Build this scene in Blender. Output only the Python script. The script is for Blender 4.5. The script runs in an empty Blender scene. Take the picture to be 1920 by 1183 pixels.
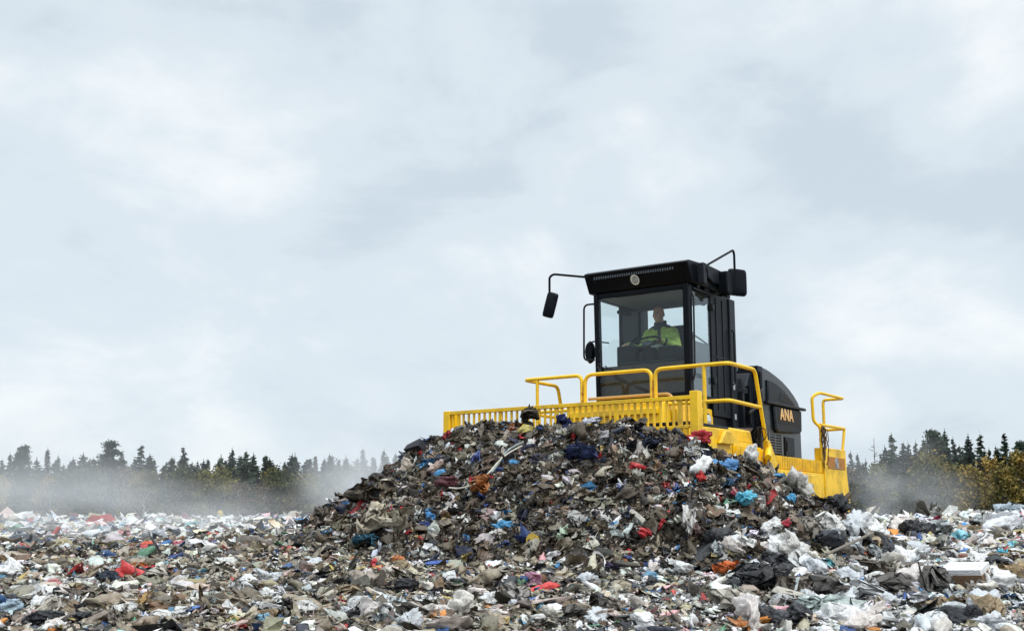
import bpy, bmesh, math, random
import numpy as np
from mathutils import Vector, Matrix
random.seed(7); RNG = np.random.default_rng(7)
S = bpy.context.scene; COL = S.collection
R = math.radians
# ---------------------------------------------------------------- camera
F_PX, CX, CY, HZ = 2190.0, 960.0, 591.5, 985.0
PITCH = math.atan((HZ - CY) / F_PX)
EYE = np.array([0, 0, 1.0])
FW = np.array([0, math.cos(PITCH), math.sin(PITCH)]); UP = np.array([0, -math.sin(PITCH), math.cos(PITCH)]); RT = np.array([1., 0, 0])
cam = bpy.data.cameras.new('camera'); camo = bpy.data.objects.new('camera', cam); COL.objects.link(camo)
cam.sensor_width = 36; cam.lens = F_PX / 1920 * 36; cam.clip_end = 6000; cam.clip_start = 0.1
camo.location = EYE; camo.rotation_euler = (math.pi / 2 + PITCH, 0, 0); S.camera = camo

def ray(x, y):
    d = FW * F_PX + RT * (x - CX) + UP * (CY - y); return d / np.linalg.norm(d)
# machine frame: local x = machine's left (towards us and right), y = backwards, z up
ORG = np.array([0.58831676, 14.32709436, 0.0])
LV = np.array([0.82562835, -0.56421435, 0]); BV = np.array([0.56421435, 0.82562835, 0])
MROT = math.atan2(LV[1], LV[0])
def un(x, y, b):
    d = ray(x, y); q = EYE - ORG; t = (b - q @ BV) / (d @ BV); return q + d * t + ORG
def to_ab(x, y):
    dx = x - ORG[0]; dy = y - ORG[1]
    return dx * LV[0] + dy * LV[1], dx * BV[0] + dy * BV[1]

# ---------------------------------------------------------------- materials
def mat(name, col, rough=.6, metal=0., noise=0., nscale=8., dirt=None, dirtamt=0., bump=0., bscale=40., spec=.5, coat=0., dlo=.5):
    m = bpy.data.materials.new(name); m.use_nodes = True; nt = m.node_tree; p = nt.nodes['Principled BSDF']
    p.inputs['Base Color'].default_value = (*col, 1); p.inputs['Roughness'].default_value = rough; p.inputs['Metallic'].default_value = metal
    p.inputs['Specular IOR Level'].default_value = spec; p.inputs['Coat Weight'].default_value = coat
    tc = nt.nodes.new('ShaderNodeTexCoord'); src = None
    if noise or dirt:
        n = nt.nodes.new('ShaderNodeTexNoise'); n.inputs['Scale'].default_value = nscale; n.inputs['Detail'].default_value = 6
        nt.links.new(tc.outputs['Object'], n.inputs['Vector'])
        mr = nt.nodes.new('ShaderNodeMapRange'); mr.inputs[1].default_value = .3; mr.inputs[2].default_value = .7
        mr.inputs[3].default_value = 1 - noise; mr.inputs[4].default_value = 1 + noise
        nt.links.new(n.outputs['Fac'], mr.inputs[0])
        mx = nt.nodes.new('ShaderNodeMix'); mx.data_type = 'RGBA'; mx.blend_type = 'MULTIPLY'; mx.inputs[0].default_value = 1
        mx.inputs[6].default_value = (*col, 1); nt.links.new(mr.outputs[0], mx.inputs[7]); src = mx.outputs[2]
        if dirt:
            n2 = nt.nodes.new('ShaderNodeTexNoise'); n2.inputs['Scale'].default_value = nscale * .37; n2.inputs['Detail'].default_value = 9; n2.inputs['Roughness'].default_value = .7
            nt.links.new(tc.outputs['Object'], n2.inputs['Vector'])
            r2 = nt.nodes.new('ShaderNodeMapRange'); r2.inputs[1].default_value = dlo; r2.inputs[2].default_value = dlo + .22; r2.inputs[4].default_value = dirtamt
            nt.links.new(n2.outputs['Fac'], r2.inputs[0])
            m2 = nt.nodes.new('ShaderNodeMix'); m2.data_type = 'RGBA'; nt.links.new(r2.outputs[0], m2.inputs[0])
            nt.links.new(src, m2.inputs[6]); m2.inputs[7].default_value = (*dirt, 1); src = m2.outputs[2]
            rr = nt.nodes.new('ShaderNodeMapRange'); rr.inputs[3].default_value = rough; rr.inputs[4].default_value = .85
            nt.links.new(r2.outputs[0], rr.inputs[0]); nt.links.new(rr.outputs[0], p.inputs['Roughness'])
        nt.links.new(src, p.inputs['Base Color'])
    if bump:
        b = nt.nodes.new('ShaderNodeTexNoise'); b.inputs['Scale'].default_value = bscale; b.inputs['Detail'].default_value = 4
        nt.links.new(tc.outputs['Object'], b.inputs['Vector'])
        bp = nt.nodes.new('ShaderNodeBump'); bp.inputs['Strength'].default_value = bump; bp.inputs['Distance'].default_value = .02
        nt.links.new(b.outputs['Fac'], bp.inputs['Height']); nt.links.new(bp.outputs[0], p.inputs['Normal'])
    return m
BROWN = (.10, .075, .05)
M = dict(
    yellow=mat('yellow_paint', (.94, .57, .007), .40, noise=.07, nscale=7, dirt=(.20, .13, .06), dirtamt=.6, dlo=.46, bump=.05, bscale=6),
    rail=mat('yellow_tube_paint', (.93, .57, .012), .38, noise=.05, nscale=9, dirt=(.36, .24, .10), dirtamt=.4),
    orange=mat('dark_orange_panel', (.42, .17, .02), .6, noise=.15, nscale=14, dirt=(.1, .07, .04), dirtamt=.6),
    black=mat('black_paint', (.0045, .006, .0095), .34, noise=.15, nscale=4, dirt=(.018, .020, .023), dirtamt=.25, spec=.10),
    dark=mat('dark_steel', (.008, .012, .019), .45, spec=.25, noise=.2, nscale=6, dirt=(.07, .06, .05), dirtamt=.4),
    grey=mat('grey_panel', (.085, .10, .12), .45, noise=.1, nscale=5),
    inner=mat('cab_plastic', (.009, .011, .013), .7, spec=.25, noise=.1, nscale=12),
    liner=mat('cab_headliner', (.13, .15, .16), .85, noise=.05, nscale=20),
    rubber=mat('black_rubber', (.012, .012, .013), .7, noise=.1),
    steel=mat('worn_steel', (.25, .23, .20), .5, metal=.7, noise=.2, nscale=6, dirt=BROWN, dirtamt=.8),
    chrome=mat('lamp_glass', (.7, .72, .74), .15, metal=.6),
    white=mat('white_marking', (.72, .74, .75), .5, noise=.05),
    pale=mat('pale_label', (.38, .40, .42), .5),
    letter=mat('orange_lettering', (.80, .50, .22), .5, noise=.1, nscale=30),
    twine=mat('brown_twine', (.11, .065, .03), .9, noise=.3, nscale=20),
    skin=mat('skin', (.52, .31, .23), .55, noise=.06, nscale=20),
    hivis=mat('hi_vis_fabric', (.35, .49, .11), .8, noise=.3, nscale=14, bump=.5, bscale=25),
    jkt=mat('dark_jacket_fabric', (.04, .05, .055), .85, noise=.1),
    reflect=mat('reflective_tape', (.42, .44, .43), .4),
    cloth=mat('seat_fabric', (.02, .022, .025), .9, noise=.15, nscale=30),
)
def glass(name, tint, rough=.0, fres=1.35):
    m = bpy.data.materials.new(name); m.use_nodes = True; nt = m.node_tree; nt.nodes.clear()
    o = nt.nodes.new('ShaderNodeOutputMaterial'); t = nt.nodes.new('ShaderNodeBsdfTransparent'); g = nt.nodes.new('ShaderNodeBsdfGlossy')
    t.inputs[0].default_value = (*tint, 1); g.inputs['Roughness'].default_value = rough; g.inputs['Color'].default_value = (.9, .95, 1, 1)
    lw = nt.nodes.new('ShaderNodeLayerWeight'); lw.inputs[0].default_value = .5; pw_ = nt.nodes.new('ShaderNodeMath'); pw_.operation = 'POWER'; pw_.inputs[1].default_value = 4.; nt.links.new(lw.outputs['Facing'], pw_.inputs[0])
    f = nt.nodes.new('ShaderNodeMath'); f.operation = 'MULTIPLY_ADD'; f.inputs[1].default_value = .6; f.inputs[2].default_value = .022; nt.links.new(pw_.outputs[0], f.inputs[0]); x = nt.nodes.new('ShaderNodeMixShader')
    nt.links.new(f.outputs[0], x.inputs[0]); nt.links.new(t.outputs[0], x.inputs[1]); nt.links.new(g.outputs[0], x.inputs[2]); nt.links.new(x.outputs[0], o.inputs[0])
    return m
M['glass'] = glass('window_glass', (.945, .975, .975), .02, 1.45)

# ---------------------------------------------------------------- mesh builder
class MB:
    def __init__(s): s.v = []; s.f = []
    def add(s, vs, fs):
        o = len(s.v); s.v += [tuple(map(float, p)) for p in vs]; s.f += [tuple(i + o for i in f) for f in fs]; return s
    def box(s, x0, x1, y0, y1, z0, z1):
        return s.add([(x0, y0, z0), (x1, y0, z0), (x1, y1, z0), (x0, y1, z0), (x0, y0, z1), (x1, y0, z1), (x1, y1, z1), (x0, y1, z1)],
                     [(3, 2, 1, 0), (4, 5, 6, 7), (0, 1, 5, 4), (1, 2, 6, 5), (2, 3, 7, 6), (3, 0, 4, 7)])
    def prism(s, poly, lo, hi, axis='x'):
        n = len(poly)
        def P(u, v, w): return {'x': (w, u, v), 'y': (u, w, v), 'z': (u, v, w)}[axis]
        a = sum(poly[i][0] * poly[(i + 1) % n][1] - poly[(i + 1) % n][0] * poly[i][1] for i in range(n))
        if (a < 0) != (axis == 'y'): poly = poly[::-1]
        vs = [P(u, v, lo) for u, v in poly] + [P(u, v, hi) for u, v in poly]
        fs = [tuple(range(n))[::-1], tuple(range(n, 2 * n))] + [(i, (i + 1) % n, n + (i + 1) % n, n + i) for i in range(n)]
        return s.add(vs, fs)
    def tube(s, pts, r, fil=0., n=10, taper=None, closed=False):
        P = [Vector(p) for p in pts]
        if fil:
            Q = [P[0]]
            for i in range(1, len(P) - 1):
                a, b, c = P[i - 1], P[i], P[i + 1]
                d1 = (a - b); d2 = (c - b); k = min(fil, d1.length * .48, d2.length * .48); d1.normalize(); d2.normalize()
                p1 = b + d1 * k; p2 = b + d2 * k
                for j in range(7):
                    t = j / 6; Q.append(p1 * (1 - t) ** 2 + b * 2 * t * (1 - t) + p2 * t * t)
            P = Q + [P[-1]]
        m = len(P); vs = []; u = None
        for i in range(m):
            if closed: d = P[(i + 1) % m] - P[i - 1]
            else: d = (P[min(i + 1, m - 1)] - P[max(i - 1, 0)])
            d.normalize()
            if u is None:
                u = d.orthogonal().normalized()
            u = (u - d * u.dot(d)).normalized(); w = d.cross(u)
            rr = r if taper is None else r * (1 + (taper - 1) * i / (m - 1))
            for j in range(n):
                t = 2 * math.pi * j / n; vs.append(P[i] + u * math.cos(t) * rr + w * math.sin(t) * rr)
        fs = []
        for i in range(m if closed else m - 1):
            for j in range(n):
                k = (i + 1) % m
                fs.append((i * n + j, i * n + (j + 1) % n, k * n + (j + 1) % n, k * n + j))
        if not closed: fs += [tuple(range(n))[::-1], tuple(range((m - 1) * n, m * n))]
        return s.add(vs, fs)
    def cyl(s, p0, p1, r, r1=None, n=20): return s.tube([p0, p1], r, n=n, taper=None if r1 is None else r1 / r)
    def ball(s, c, rx, ry=None, rz=None, nu=14, nv=9):
        ry = ry or rx; rz = rz or rx; vs = [(c[0], c[1], c[2] - rz)]
        for i in range(1, nv):
            p = -math.pi / 2 + math.pi * i / nv
            for j in range(nu):
                t = 2 * math.pi * j / nu; vs.append((c[0] + rx * math.cos(p) * math.cos(t), c[1] + ry * math.cos(p) * math.sin(t), c[2] + rz * math.sin(p)))
        vs.append((c[0], c[1], c[2] + rz)); L = len(vs) - 1
        fs = [(0, 1 + (j + 1) % nu, 1 + j) for j in range(nu)]
        for i in range(nv - 2):
            for j in range(nu): a = 1 + i * nu; fs.append((a + j, a + (j + 1) % nu, a + nu + (j + 1) % nu, a + nu + j))
        a = 1 + (nv - 2) * nu; fs += [(a + j, a + (j + 1) % nu, L) for j in range(nu)]
        return s.add(vs, fs)
    def loft(s, secs):
        n = len(secs[0]); vs = [p for q in secs for p in q]; fs = []
        for i in range(len(secs) - 1):
            for j in range(n): fs.append((i * n + j, i * n + (j + 1) % n, (i + 1) * n + (j + 1) % n, (i + 1) * n + j))
        fs += [tuple(range(n))[::-1], tuple(range((len(secs) - 1) * n, len(secs) * n))]
        return s.add(vs, fs)
    def obj(s, name, m, parent=None, bev=0., label=None, ang=35):
        me = bpy.data.meshes.new(name); me.from_pydata(s.v, [], s.f); me.validate(); me.update()
        bm = bmesh.new(); bm.from_mesh(me); bmesh.ops.recalc_face_normals(bm, faces=bm.faces); bm.to_mesh(me); bm.free()
        me.polygons.foreach_set('use_smooth', [True] * len(me.polygons)); me.set_sharp_from_angle(angle=R(ang))
        me.materials.append(M[m] if isinstance(m, str) else m)
        o = bpy.data.objects.new(name, me); COL.objects.link(o)
        if parent is not None: o.parent = parent
        if bev:
            b = o.modifiers.new('edge', 'BEVEL'); b.width = bev; b.segments = 2; b.limit_method = 'ANGLE'; b.angle_limit = R(40)
        if label: o['label'] = label
        return o
def thing(name, label, cat, loc=(0, 0, 0), rz=0, group=None):
    o = bpy.data.objects.new(name, None); COL.objects.link(o); o.location = loc; o.rotation_euler = (0, 0, rz); return tag(o, label, cat, group)
def tag(o, label, cat=None, group=None, kind=None):
    o['label'] = label
    if cat: o['category'] = cat
    if group: o['group'] = group
    if kind: o['kind'] = kind
    return o
def text(name, s, size, m, parent, loc, rot, depth=.006, space=1.):
    c = bpy.data.curves.new(name, 'FONT'); c.body = s; c.size = size; c.extrude = depth / 2; c.align_x = 'CENTER'; c.align_y = 'CENTER'; c.offset = size * .018; c.space_character = space
    t = bpy.data.objects.new('tmp', c); COL.objects.link(t); bpy.context.view_layer.update()
    me = bpy.data.meshes.new_from_object(t.evaluated_get(bpy.context.evaluated_depsgraph_get())); bpy.data.objects.remove(t)
    me.materials.clear(); me.materials.append(M[m]); o = bpy.data.objects.new(name, me); COL.objects.link(o); o.parent = parent; o.location = loc; o.rotation_euler = rot; return o

# ---------------------------------------------------------------- landfill compactor
CMP = thing('landfill_compactor', 'yellow landfill compactor with black cab pushing up the rubbish mound', 'compactor', tuple(ORG), MROT)
# blade + screen
b = MB(); prof = [(.02, .50), (.10, .42), (.20, .42), (.12, .9), (.10, 1.3), (.12, 1.62), (.06, 1.62), (.02, 1.3), (.02, .9)]
b.prism(prof, -1.8, 1.8); b.box(-1.5, 1.5, .1, .22, 1.0, 1.15); b.obj('push_blade', 'yellow', CMP, .008)
b = MB(); b.box(-1.70, 1.75, -.005, .055, 2.425, 2.47)
b.box(-1.70, 1.73, .004, .046, 2.095, 2.13)
n = 41
for i in range(n):
    x = -1.66 + i * (1.70 + 1.66) / (n - 1); w = .028 if i % 10 in (9,) else .0125
    b.box(x - w, x + w, .012, .038, 1.621, 2.426)
b.obj('trash_screen', 'yellow', CMP, .003)
MB().box(-1.80, -1.70, -.01, .25, 1.0, 2.475).obj('end_plate', 'yellow', CMP, .006)
MB().prism([(-.02, .9), (.14, .9), (.12, 2.52), (.0, 2.52)], 1.75, 1.855).obj('end_plate', 'yellow', CMP, .006)
# push arms
for sx in (-1, 1):
    MB().box(sx * 1.15 - .12, sx * 1.15 + .12, .2, 1.3, 1.0, 1.35).obj('push_arm', 'yellow', CMP, .02)
# front frame: side plates, deck
b = MB()
for sx in (-1, 1):
    x0, x1 = sorted((sx * 1.42, sx * 1.5))
    b.prism([(.55, 1.15), (.5, 2.18), (1.66, 2.20), (1.95, 2.06), (2.5, 2.06), (2.95, 1.80), (2.95, 1.15), (2.5, .95), (1.0, .95)], x0, x1)
b.box(-1.42, 1.42, .52, .58, 1.2, 2.17)
b.box(-1.42, 1.42, .6, 2.9, 1.62, 1.72)
b.obj('front_frame', 'yellow', CMP, .012)
b = MB(); b.box(-1.47, 1.47, .62, 1.70, 2.203, 2.235); b.obj('deck_plate', 'dark', CMP, .004)
# raised wing panel over front drum, slotted step
b = MB(); b.prism([(1.70, 2.06), (1.78, 2.25), (2.58, 2.25), (2.66, 2.06)], .8, 1.40); b.obj('wing_panel', 'yellow', CMP, .03)
b = MB(); b.prism([(1.25, 2.0), (1.42, 2.17), (1.62, 2.17), (1.66, 2.0)], 1.5, 1.56); b.obj('wing_panel', 'yellow', CMP, .015)
b = MB(); b.box(1.503, 1.515, 1.72, 2.62, 1.80, 2.02)
for i in range(15):
    y = 1.74 + i * .06; b.prism([(y, 1.82), (y + .026, 1.82), (y + .06, 2.0), (y + .034, 2.0)], 1.515, 1.545)
b.obj('step_grating', 'yellow', CMP, .002)
for x in (.62, .98): MB().box(1.5005, 1.506, x, x + .14, 2.10, 2.135).obj('slot', 'rubber', CMP)
# middle body under cab
MB().box(-.72, .72, 1.35, 2.9, 1.75, 2.60).obj('cab_base', 'yellow', CMP, .03)
b = MB(); b.box(-.66, .66, 1.30, 1.348, 2.42, 2.50); b.box(-.66, .66, 1.31, 1.348, 2.25, 2.29); b.obj('base_trim', 'yellow', CMP, .008)
b = MB(); b.prism([(1.6, 2.235), (1.6, 2.5), (2.0, 2.46), (2.3, 2.24)], .74, .80); b.obj('side_guard', 'yellow', CMP, .008)
MB().box(-.7, .7, 2.2, 3.75, 2.0, 2.70).obj('cab_plinth', 'black', CMP, .015)
l = MB().cyl((.72, 2.55, 2.42), (.80, 2.55, 2.42), .075, .09).obj('work_lamp', 'black', CMP)
MB().ball((.805, 2.55, 2.42), .02, .075, .075).obj('lamp_lens', 'chrome', l)
# drums
def drum(yc):
    b = MB(); b.cyl((-1.35, yc, 1.06), (1.35, yc, 1.06), .62, n=40)
    for k in range(9):
        x = -1.25 + k * .3125
        for j in range(18):
            t = 2 * math.pi * (j + .5 * (k % 2)) / 18; c, s_ = math.cos(t), math.sin(t)
            def p(r, q, dx): return (x + dx, yc + c * r - s_ * q, 1.06 + s_ * r + c * q)
            b.add([p(.60, -.08, -.09), p(.60, .08, -.09), p(.60, .08, .09), p(.60, -.08, .09), p(.77, -.03, -.05), p(.77, .03, -.05), p(.77, .03, .05), p(.77, -.03, .05)],
                  [(3, 2, 1, 0), (4, 5, 6, 7), (0, 1, 5, 4), (1, 2, 6, 5), (2, 3, 7, 6), (3, 0, 4, 7)])
    return b.obj('drum', 'steel', CMP)
drum(1.65); drum(4.75)
# ---- handrails
RR = .026; H = 3.03
def rail(pts, fil=.1, r=RR, name='handrail'): return MB().tube(pts, r, fil, 12).obj(name, 'rail', CMP)
b = MB()
b.tube([(-.61, 1.55, 2.2), (-.61, 1.55, H), (-1.56, 1.55, H), (-1.56, 2.44, H), (-1.56, 2.68, 2.2)], RR, .10, 12)
b.tube([(-1.34, 1.55, 2.2), (-1.34, 1.55, H)], RR * .9, n=12)
b.tube([(-.61, 1.55, 2.56), (-1.54, 1.55, 2.56), (-1.56, 2.57, 2.56)], RR * .9, .12, 12)
b.obj('handrail', 'rail', CMP)
b = MB(); b.tube([(-.56, 1.55, 2.2), (-.56, 1.55, H), (.465, 1.55, H), (.465, 1.55, 2.2)], RR, .13, 12)
b.tube([(-.56, 1.55, 2.56), (.465, 1.55, 2.56)], RR * .9, n=12); b.obj('handrail', 'rail', CMP)
b = MB(); b.tube([(.52, 1.55, 2.2), (.52, 1.55, H), (1.56, 1.55, H + .005), (1.56, 2.40, H + .01), (1.56, 2.75, 1.95)], RR, .10, 12)
b.tube([(.52, 1.55, 2.56), (1.56, 1.55, 2.56), (1.56, 2.57, 2.55)], RR * .95, .08, 12)
b.tube([(1.22, 1.55, 2.2), (1.22, 1.55, H)], RR, n=12); b.obj('handrail', 'rail', CMP)
for x in (-.585, .4925):
    b = MB(); b.box(x - .012, x + .012, 1.53, 1.57, 2.35, 2.88)
    for k in range(4): b.cyl((x, 1.515, 2.45 + .11 * k), (x, 1.585, 2.45 + .11 * k), .014, n=10)
    b.obj('rail_hinge', 'orange', CMP)
# post foot
b = MB(); b.prism([(2.66, 2.12), (2.74, 2.12), (2.98, 1.84), (2.98, 1.62), (2.78, 1.62)], 1.52, 1.60); b.obj('rail_foot', 'yellow', CMP, .008)
MB().cyl((1.66, 2.50, 1.88), (1.56, 2.76, 2.02), .045).obj('hinge_pin', 'yellow', CMP, .005)
# inner grab bar before cab glass
MB().tube([(-.74, 1.95, 2.745), (.52, 1.95, 2.745), (.60, 1.95, 2.62)], .022, .06, 10).obj('grab_bar', mat('shaded_tube_bronze', (.55, .32, .10), .4), CMP)  # bronze shading of the tube is put into its colour
# ---- cab
CB = bpy.data.objects.new('cab', None); COL.objects.link(CB); CB.parent = CMP
# frame posts (front raked in below glass)
def post(p0, p1, wx, wy, b):
    (x0, y0, z0), (x1, y1, z1) = p0, p1
    b.add([(x0 - wx, y0, z0), (x0 + wx, y0, z0), (x0 + wx, y0 + wy, z0), (x0 - wx, y0 + wy, z0), (x1 - wx, y1, z1), (x1 + wx, y1, z1), (x1 + wx, y1 + wy, z1), (x1 - wx, y1 + wy, z1)],
          [(3, 2, 1, 0), (4, 5, 6, 7), (0, 1, 5, 4), (1, 2, 6, 5), (2, 3, 7, 6), (3, 0, 4, 7)])
b = MB()
post((-.69, 2.13, 2.70), (-.705, 2.11, 4.27), .035, .10, b)
post((.70, 2.13, 2.70), (.715, 2.11, 4.27), .045, .12, b)
b.box(-.66, .66, 2.13, 2.20, 2.70, 2.78)
b.box(-.67, .67, 2.125, 2.20, 4.19, 4.27)
b.box(.66, .745, 2.23, 2.86, 2.70, 2.765); b.box(.67, .745, 2.23, 2.86, 4.19, 4.27)
b.box(-.745, -.67, 2.23, 2.86, 2.70, 2.765); b.box(-.745, -.67, 2.23, 2.86, 4.19, 4.27)
b.box(.69, .742, 2.85, 3.46, 2.5, 4.262); b.box(-.742, -.69, 2.85, 3.46, 2.5, 4.262)
b.box(-.69, .69, 3.40, 3.46, 2.70, 3.25); b.box(-.69, .69, 3.40, 3.46, 4.225, 4.27); b.box(-.69, -.665, 3.40, 3.46, 3.24, 4.23); b.box(.66, .69, 3.40, 3.46, 3.24, 4.23)
b.obj('cab_frame', 'black', CB, .012)
MB().box(.67, .765, 3.462, 3.66, 2.36, 4.262).obj('rear_post', 'dark', CB, .012)
MB().box(-.765, -.67, 3.462, 3.66, 2.36, 4.262).obj('rear_post', 'dark', CB, .012)
MB().box(.766, .769, 3.52, 3.58, 2.50, 2.58).obj('warning_sticker', 'pale', CB); MB().box(.766, .769, 3.50, 3.56, 2.93, 3.04).obj('warning_sticker', 'pale', CB)
# bracket below rear post
MB().prism([(3.05, 2.34), (3.75, 2.38), (3.62, 2.30), (3.3, 2.2)], .62, .95).obj('post_bracket', mat('rusty_bracket', (.09, .06, .05), .7), CB, .01)
# floor & headliner
MB().box(-.65, .65, 2.22, 3.39, 2.71, 2.76).obj('cab_floor', 'inner', CB)
MB().box(-.66, .66, 2.21, 3.395, 4.20, 4.262).obj('headliner', 'liner', CB)
# roof: fascia with sloping brow
b = MB(); b.prism([(1.97, 4.54), (2.12, 4.275), (2.9, 4.275), (3.42, 4.33), (3.42, 4.56), (2.5, 4.60), (2.05, 4.575)], -.82, .82); b.obj('roof', 'black', CB, .018)
MB().prism([(3.425, 4.30), (3.425, 4.54), (3.62, 4.50), (3.68, 4.30)], -.7, .7).obj('roof_duct', 'dark', CB, .02)
MB().prism([(2.55, 4.41), (2.55, 4.585), (2.62, 4.585), (3.2, 4.57), (3.3, 4.38), (2.75, 4.36)], .822, .86).obj('roof_side_panel', 'dark', CB, .01)
b = MB()
for i in range(34):   # ventilation slots along the brow
    x = -.66 + i * .0375; t = .25
    for (z, y) in ((4.475, 2.002),):
        b.box(x, x + .018, y - .004, y + .02, z - .022, z + .022)
b.obj('vent_slots', 'grey', CB)
e = MB(); 
def ring(b, c, r0, r1, nrm_y, n=28):
    vs = []; fs = []
    for j in range(n):
        t = 2 * math.pi * j / n
        for r, dy in ((r0, 0), (r1, 0), (r1, -.012), (r0, -.012)): vs.append((c[0] + r * math.cos(t), c[1] + dy + r * math.sin(t) * nrm_y, c[2] + r * math.sin(t)))
    for j in range(n):
        k = (j + 1) % n
        for q in range(4): fs.append((j * 4 + q, k * 4 + q, k * 4 + (q + 1) % 4, j * 4 + (q + 1) % 4))
    b.add(vs, fs)
EB = MB(); ring(EB, (-.02, 2.045, 4.385), .046, .066, -.56); ring(EB, (-.02, 2.043, 4.385), .026, .034, -.56)
eo = EB.obj('roof_emblem', 'white', CB)
text('emblem_letter', 'G', .05, 'white', eo, (-.02, 2.035, 4.383), (R(90) + math.atan(-.56), 0, 0), .008)
# door details & roof clutter
b = MB(); b.box(.746, .77, 2.26, 2.82, 4.205, 4.235); b.box(.75, .79, 2.34, 2.42, 4.24, 4.28); b.box(.75, .785, 2.60, 2.75, 4.24, 4.29); b.obj('door_track', 'dark', CB, .004)
def pane(name, pts, th=(0, .006, 0)):
    q = MB(); n = len(pts); vs = [tuple(p) for p in pts] + [(p[0] + th[0], p[1] + th[1], p[2] + th[2]) for p in pts]
    q.add(vs, [tuple(range(n)), tuple(range(n, 2 * n))[::-1]] + [(i, (i + 1) % n, n + (i + 1) % n, n + i) for i in range(n)])
    return q.obj(name, 'glass', CB)
wn = pane('windscreen', [(-.655, 2.142, 2.782), (.655, 2.142, 2.782), (.67, 2.128, 4.188), (-.67, 2.128, 4.188)])
pane('side_window', [(.72, 2.24, 2.767), (.72, 2.85, 2.767), (.72, 2.85, 4.188), (.72, 2.24, 4.188)], (.006, 0, 0))
pane('side_window', [(-.72, 2.24, 2.767), (-.72, 2.85, 2.767), (-.72, 2.85, 4.188), (-.72, 2.24, 4.188)], (.006, 0, 0))
pane('rear_window', [(-.664, 3.43, 3.251), (.659, 3.43, 3.251), (.659, 3.43, 4.224), (-.664, 3.43, 4.224)])
MB().box(-.69, -.67, 2.24, 2.85, 2.768, 3.23).obj('side_lining', 'inner', CB); MB().box(-.655, .655, 2.215, 2.235, 2.765, 3.215).obj('front_shade_panel', mat('footwell_reflection_tone', (.030, .024, .018), .7, noise=.4, nscale=8), CB)  # front panel's mottled brown paints in the dark footwell and windscreen reflections
d = MB().box(.712, .718, 2.25, 2.84, 2.768, 3.50).obj('door_glass_sheen', 'grey', CB)  # solid grey paints the sky reflected in the tinted lower door glass
text('door_lettering', 'TOU', .085, 'dark', d, (.7235, 2.46, 3.02), (R(90), 0, R(90)), .003)
MB().tube([(.735, 2.20, 2.9), (.775, 2.22, 3.0), (.775, 2.24, 4.1), (.735, 2.22, 4.18)], .014, .05, 8).obj('door_handle', 'rubber', CB)
MB().tube([(-.73, 2.12, 4.13), (-.89, 2.10, 4.13), (-.90, 2.10, 3.32), (-.735, 2.12, 3.32)], .014, .1, 10).obj('grab_handle', 'black', CB)
for z in (2.95, 4.0): MB().box(.743, .775, 2.86, 2.93, z, z + .09).obj('door_hinge', 'dark', CB, .006)
b = MB()
for y, z0, z1 in ((3.02, 2.6, 4.2), (3.24, 2.6, 4.2)): b.box(.7425, .752, y, y + .018, z0, z1)
b.box(.7425, .750, 2.95, 3.44, 3.34, 3.36); b.obj('panel_seam', 'dark', CB)
b = MB(); b.tube([(.77, 3.50, 3.0), (.80, 3.50, 3.03), (.80, 3.50, 3.77), (.77, 3.50, 3.80)], .011, .03, 8); b.obj('rear_grab_handle', 'black', CB)
# wipers
b = MB(); b.tube([(-.66, 2.10, 3.26), (-.45, 2.09, 3.08), (.10, 2.09, 2.80)], .009, n=6); b.tube([(-.55, 2.10, 3.22), (-.35, 2.09, 3.0), (.18, 2.09, 2.80)], .008, n=6); b.tube([(-.66, 2.08, 3.22), (-.62, 2.09, 3.10)], .014, n=6)
b.obj('wiper', 'rubber', CB)
# mirrors
def mirror(arm, c, hx, hz, tilt, rz, brk):
    m = MB().tube(arm, .017, .07, 10).obj('mirror_arm', 'black', CMP)
    q = MB(); q.loft([[(math.copysign(abs(math.cos(t)) ** .28, math.cos(t)) * hx * k, dy, math.copysign(abs(math.sin(t)) ** .28, math.sin(t)) * hz * k) for t in [2 * math.pi * i / 20 for i in range(20)]] for dy, k in ((-.045, .8), (-.03, .96), (.0, 1), (.02, .97))])
    o = q.obj('mirror_housing', 'black', m); o.location = c; o.rotation_euler = (0, tilt, rz)
    g = MB(); g.box(-hx * .85, hx * .85, .021, .024, -hz * .88, hz * .88); go = g.obj('mirror_glass', M['chrome'], o); return m
mirror([(-.74, 2.0, 4.50), (-1.28, 1.9, 4.595), (-1.35, 1.9, 4.56), (-1.35, 1.9, 4.25)], (-1.335, 1.9, 4.145), .085, .19, R(14), R(35), None)
mirror([(.90, 2.30, 4.30), (.93, 2.35, 4.53), (1.0, 3.11, 4.885), (1.0, 3.15, 4.84), (1.0, 3.15, 4.35)], (1.0, 3.22, 4.43), .155, .20, 0, R(60), None)
MB().box(.83, .98, 2.92, 3.16, 4.24, 4.555).obj('roof_side_box', 'black', CB, .015)
MB().box(.84, .93, 2.26, 2.36, 4.27, 4.56).obj('mirror_bracket', 'dark', CMP, .008)
m_ = MB().tube([(-.74, 2.55, 3.62), (-.98, 2.5, 3.66), (-1.02, 2.5, 3.62)], .012, .05, 8).obj('mirror_arm', 'black', CMP)
MB().loft([[(-1.03 + math.cos(t) * .075 * k, 2.50 + dy, 3.50 + math.sin(t) * .17 * k) for t in [2 * math.pi * i / 16 for i in range(16)]] for dy, k in ((-.05, .8), (0, 1), (.04, .9))]).obj('mirror_housing', 'black', m_)
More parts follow.
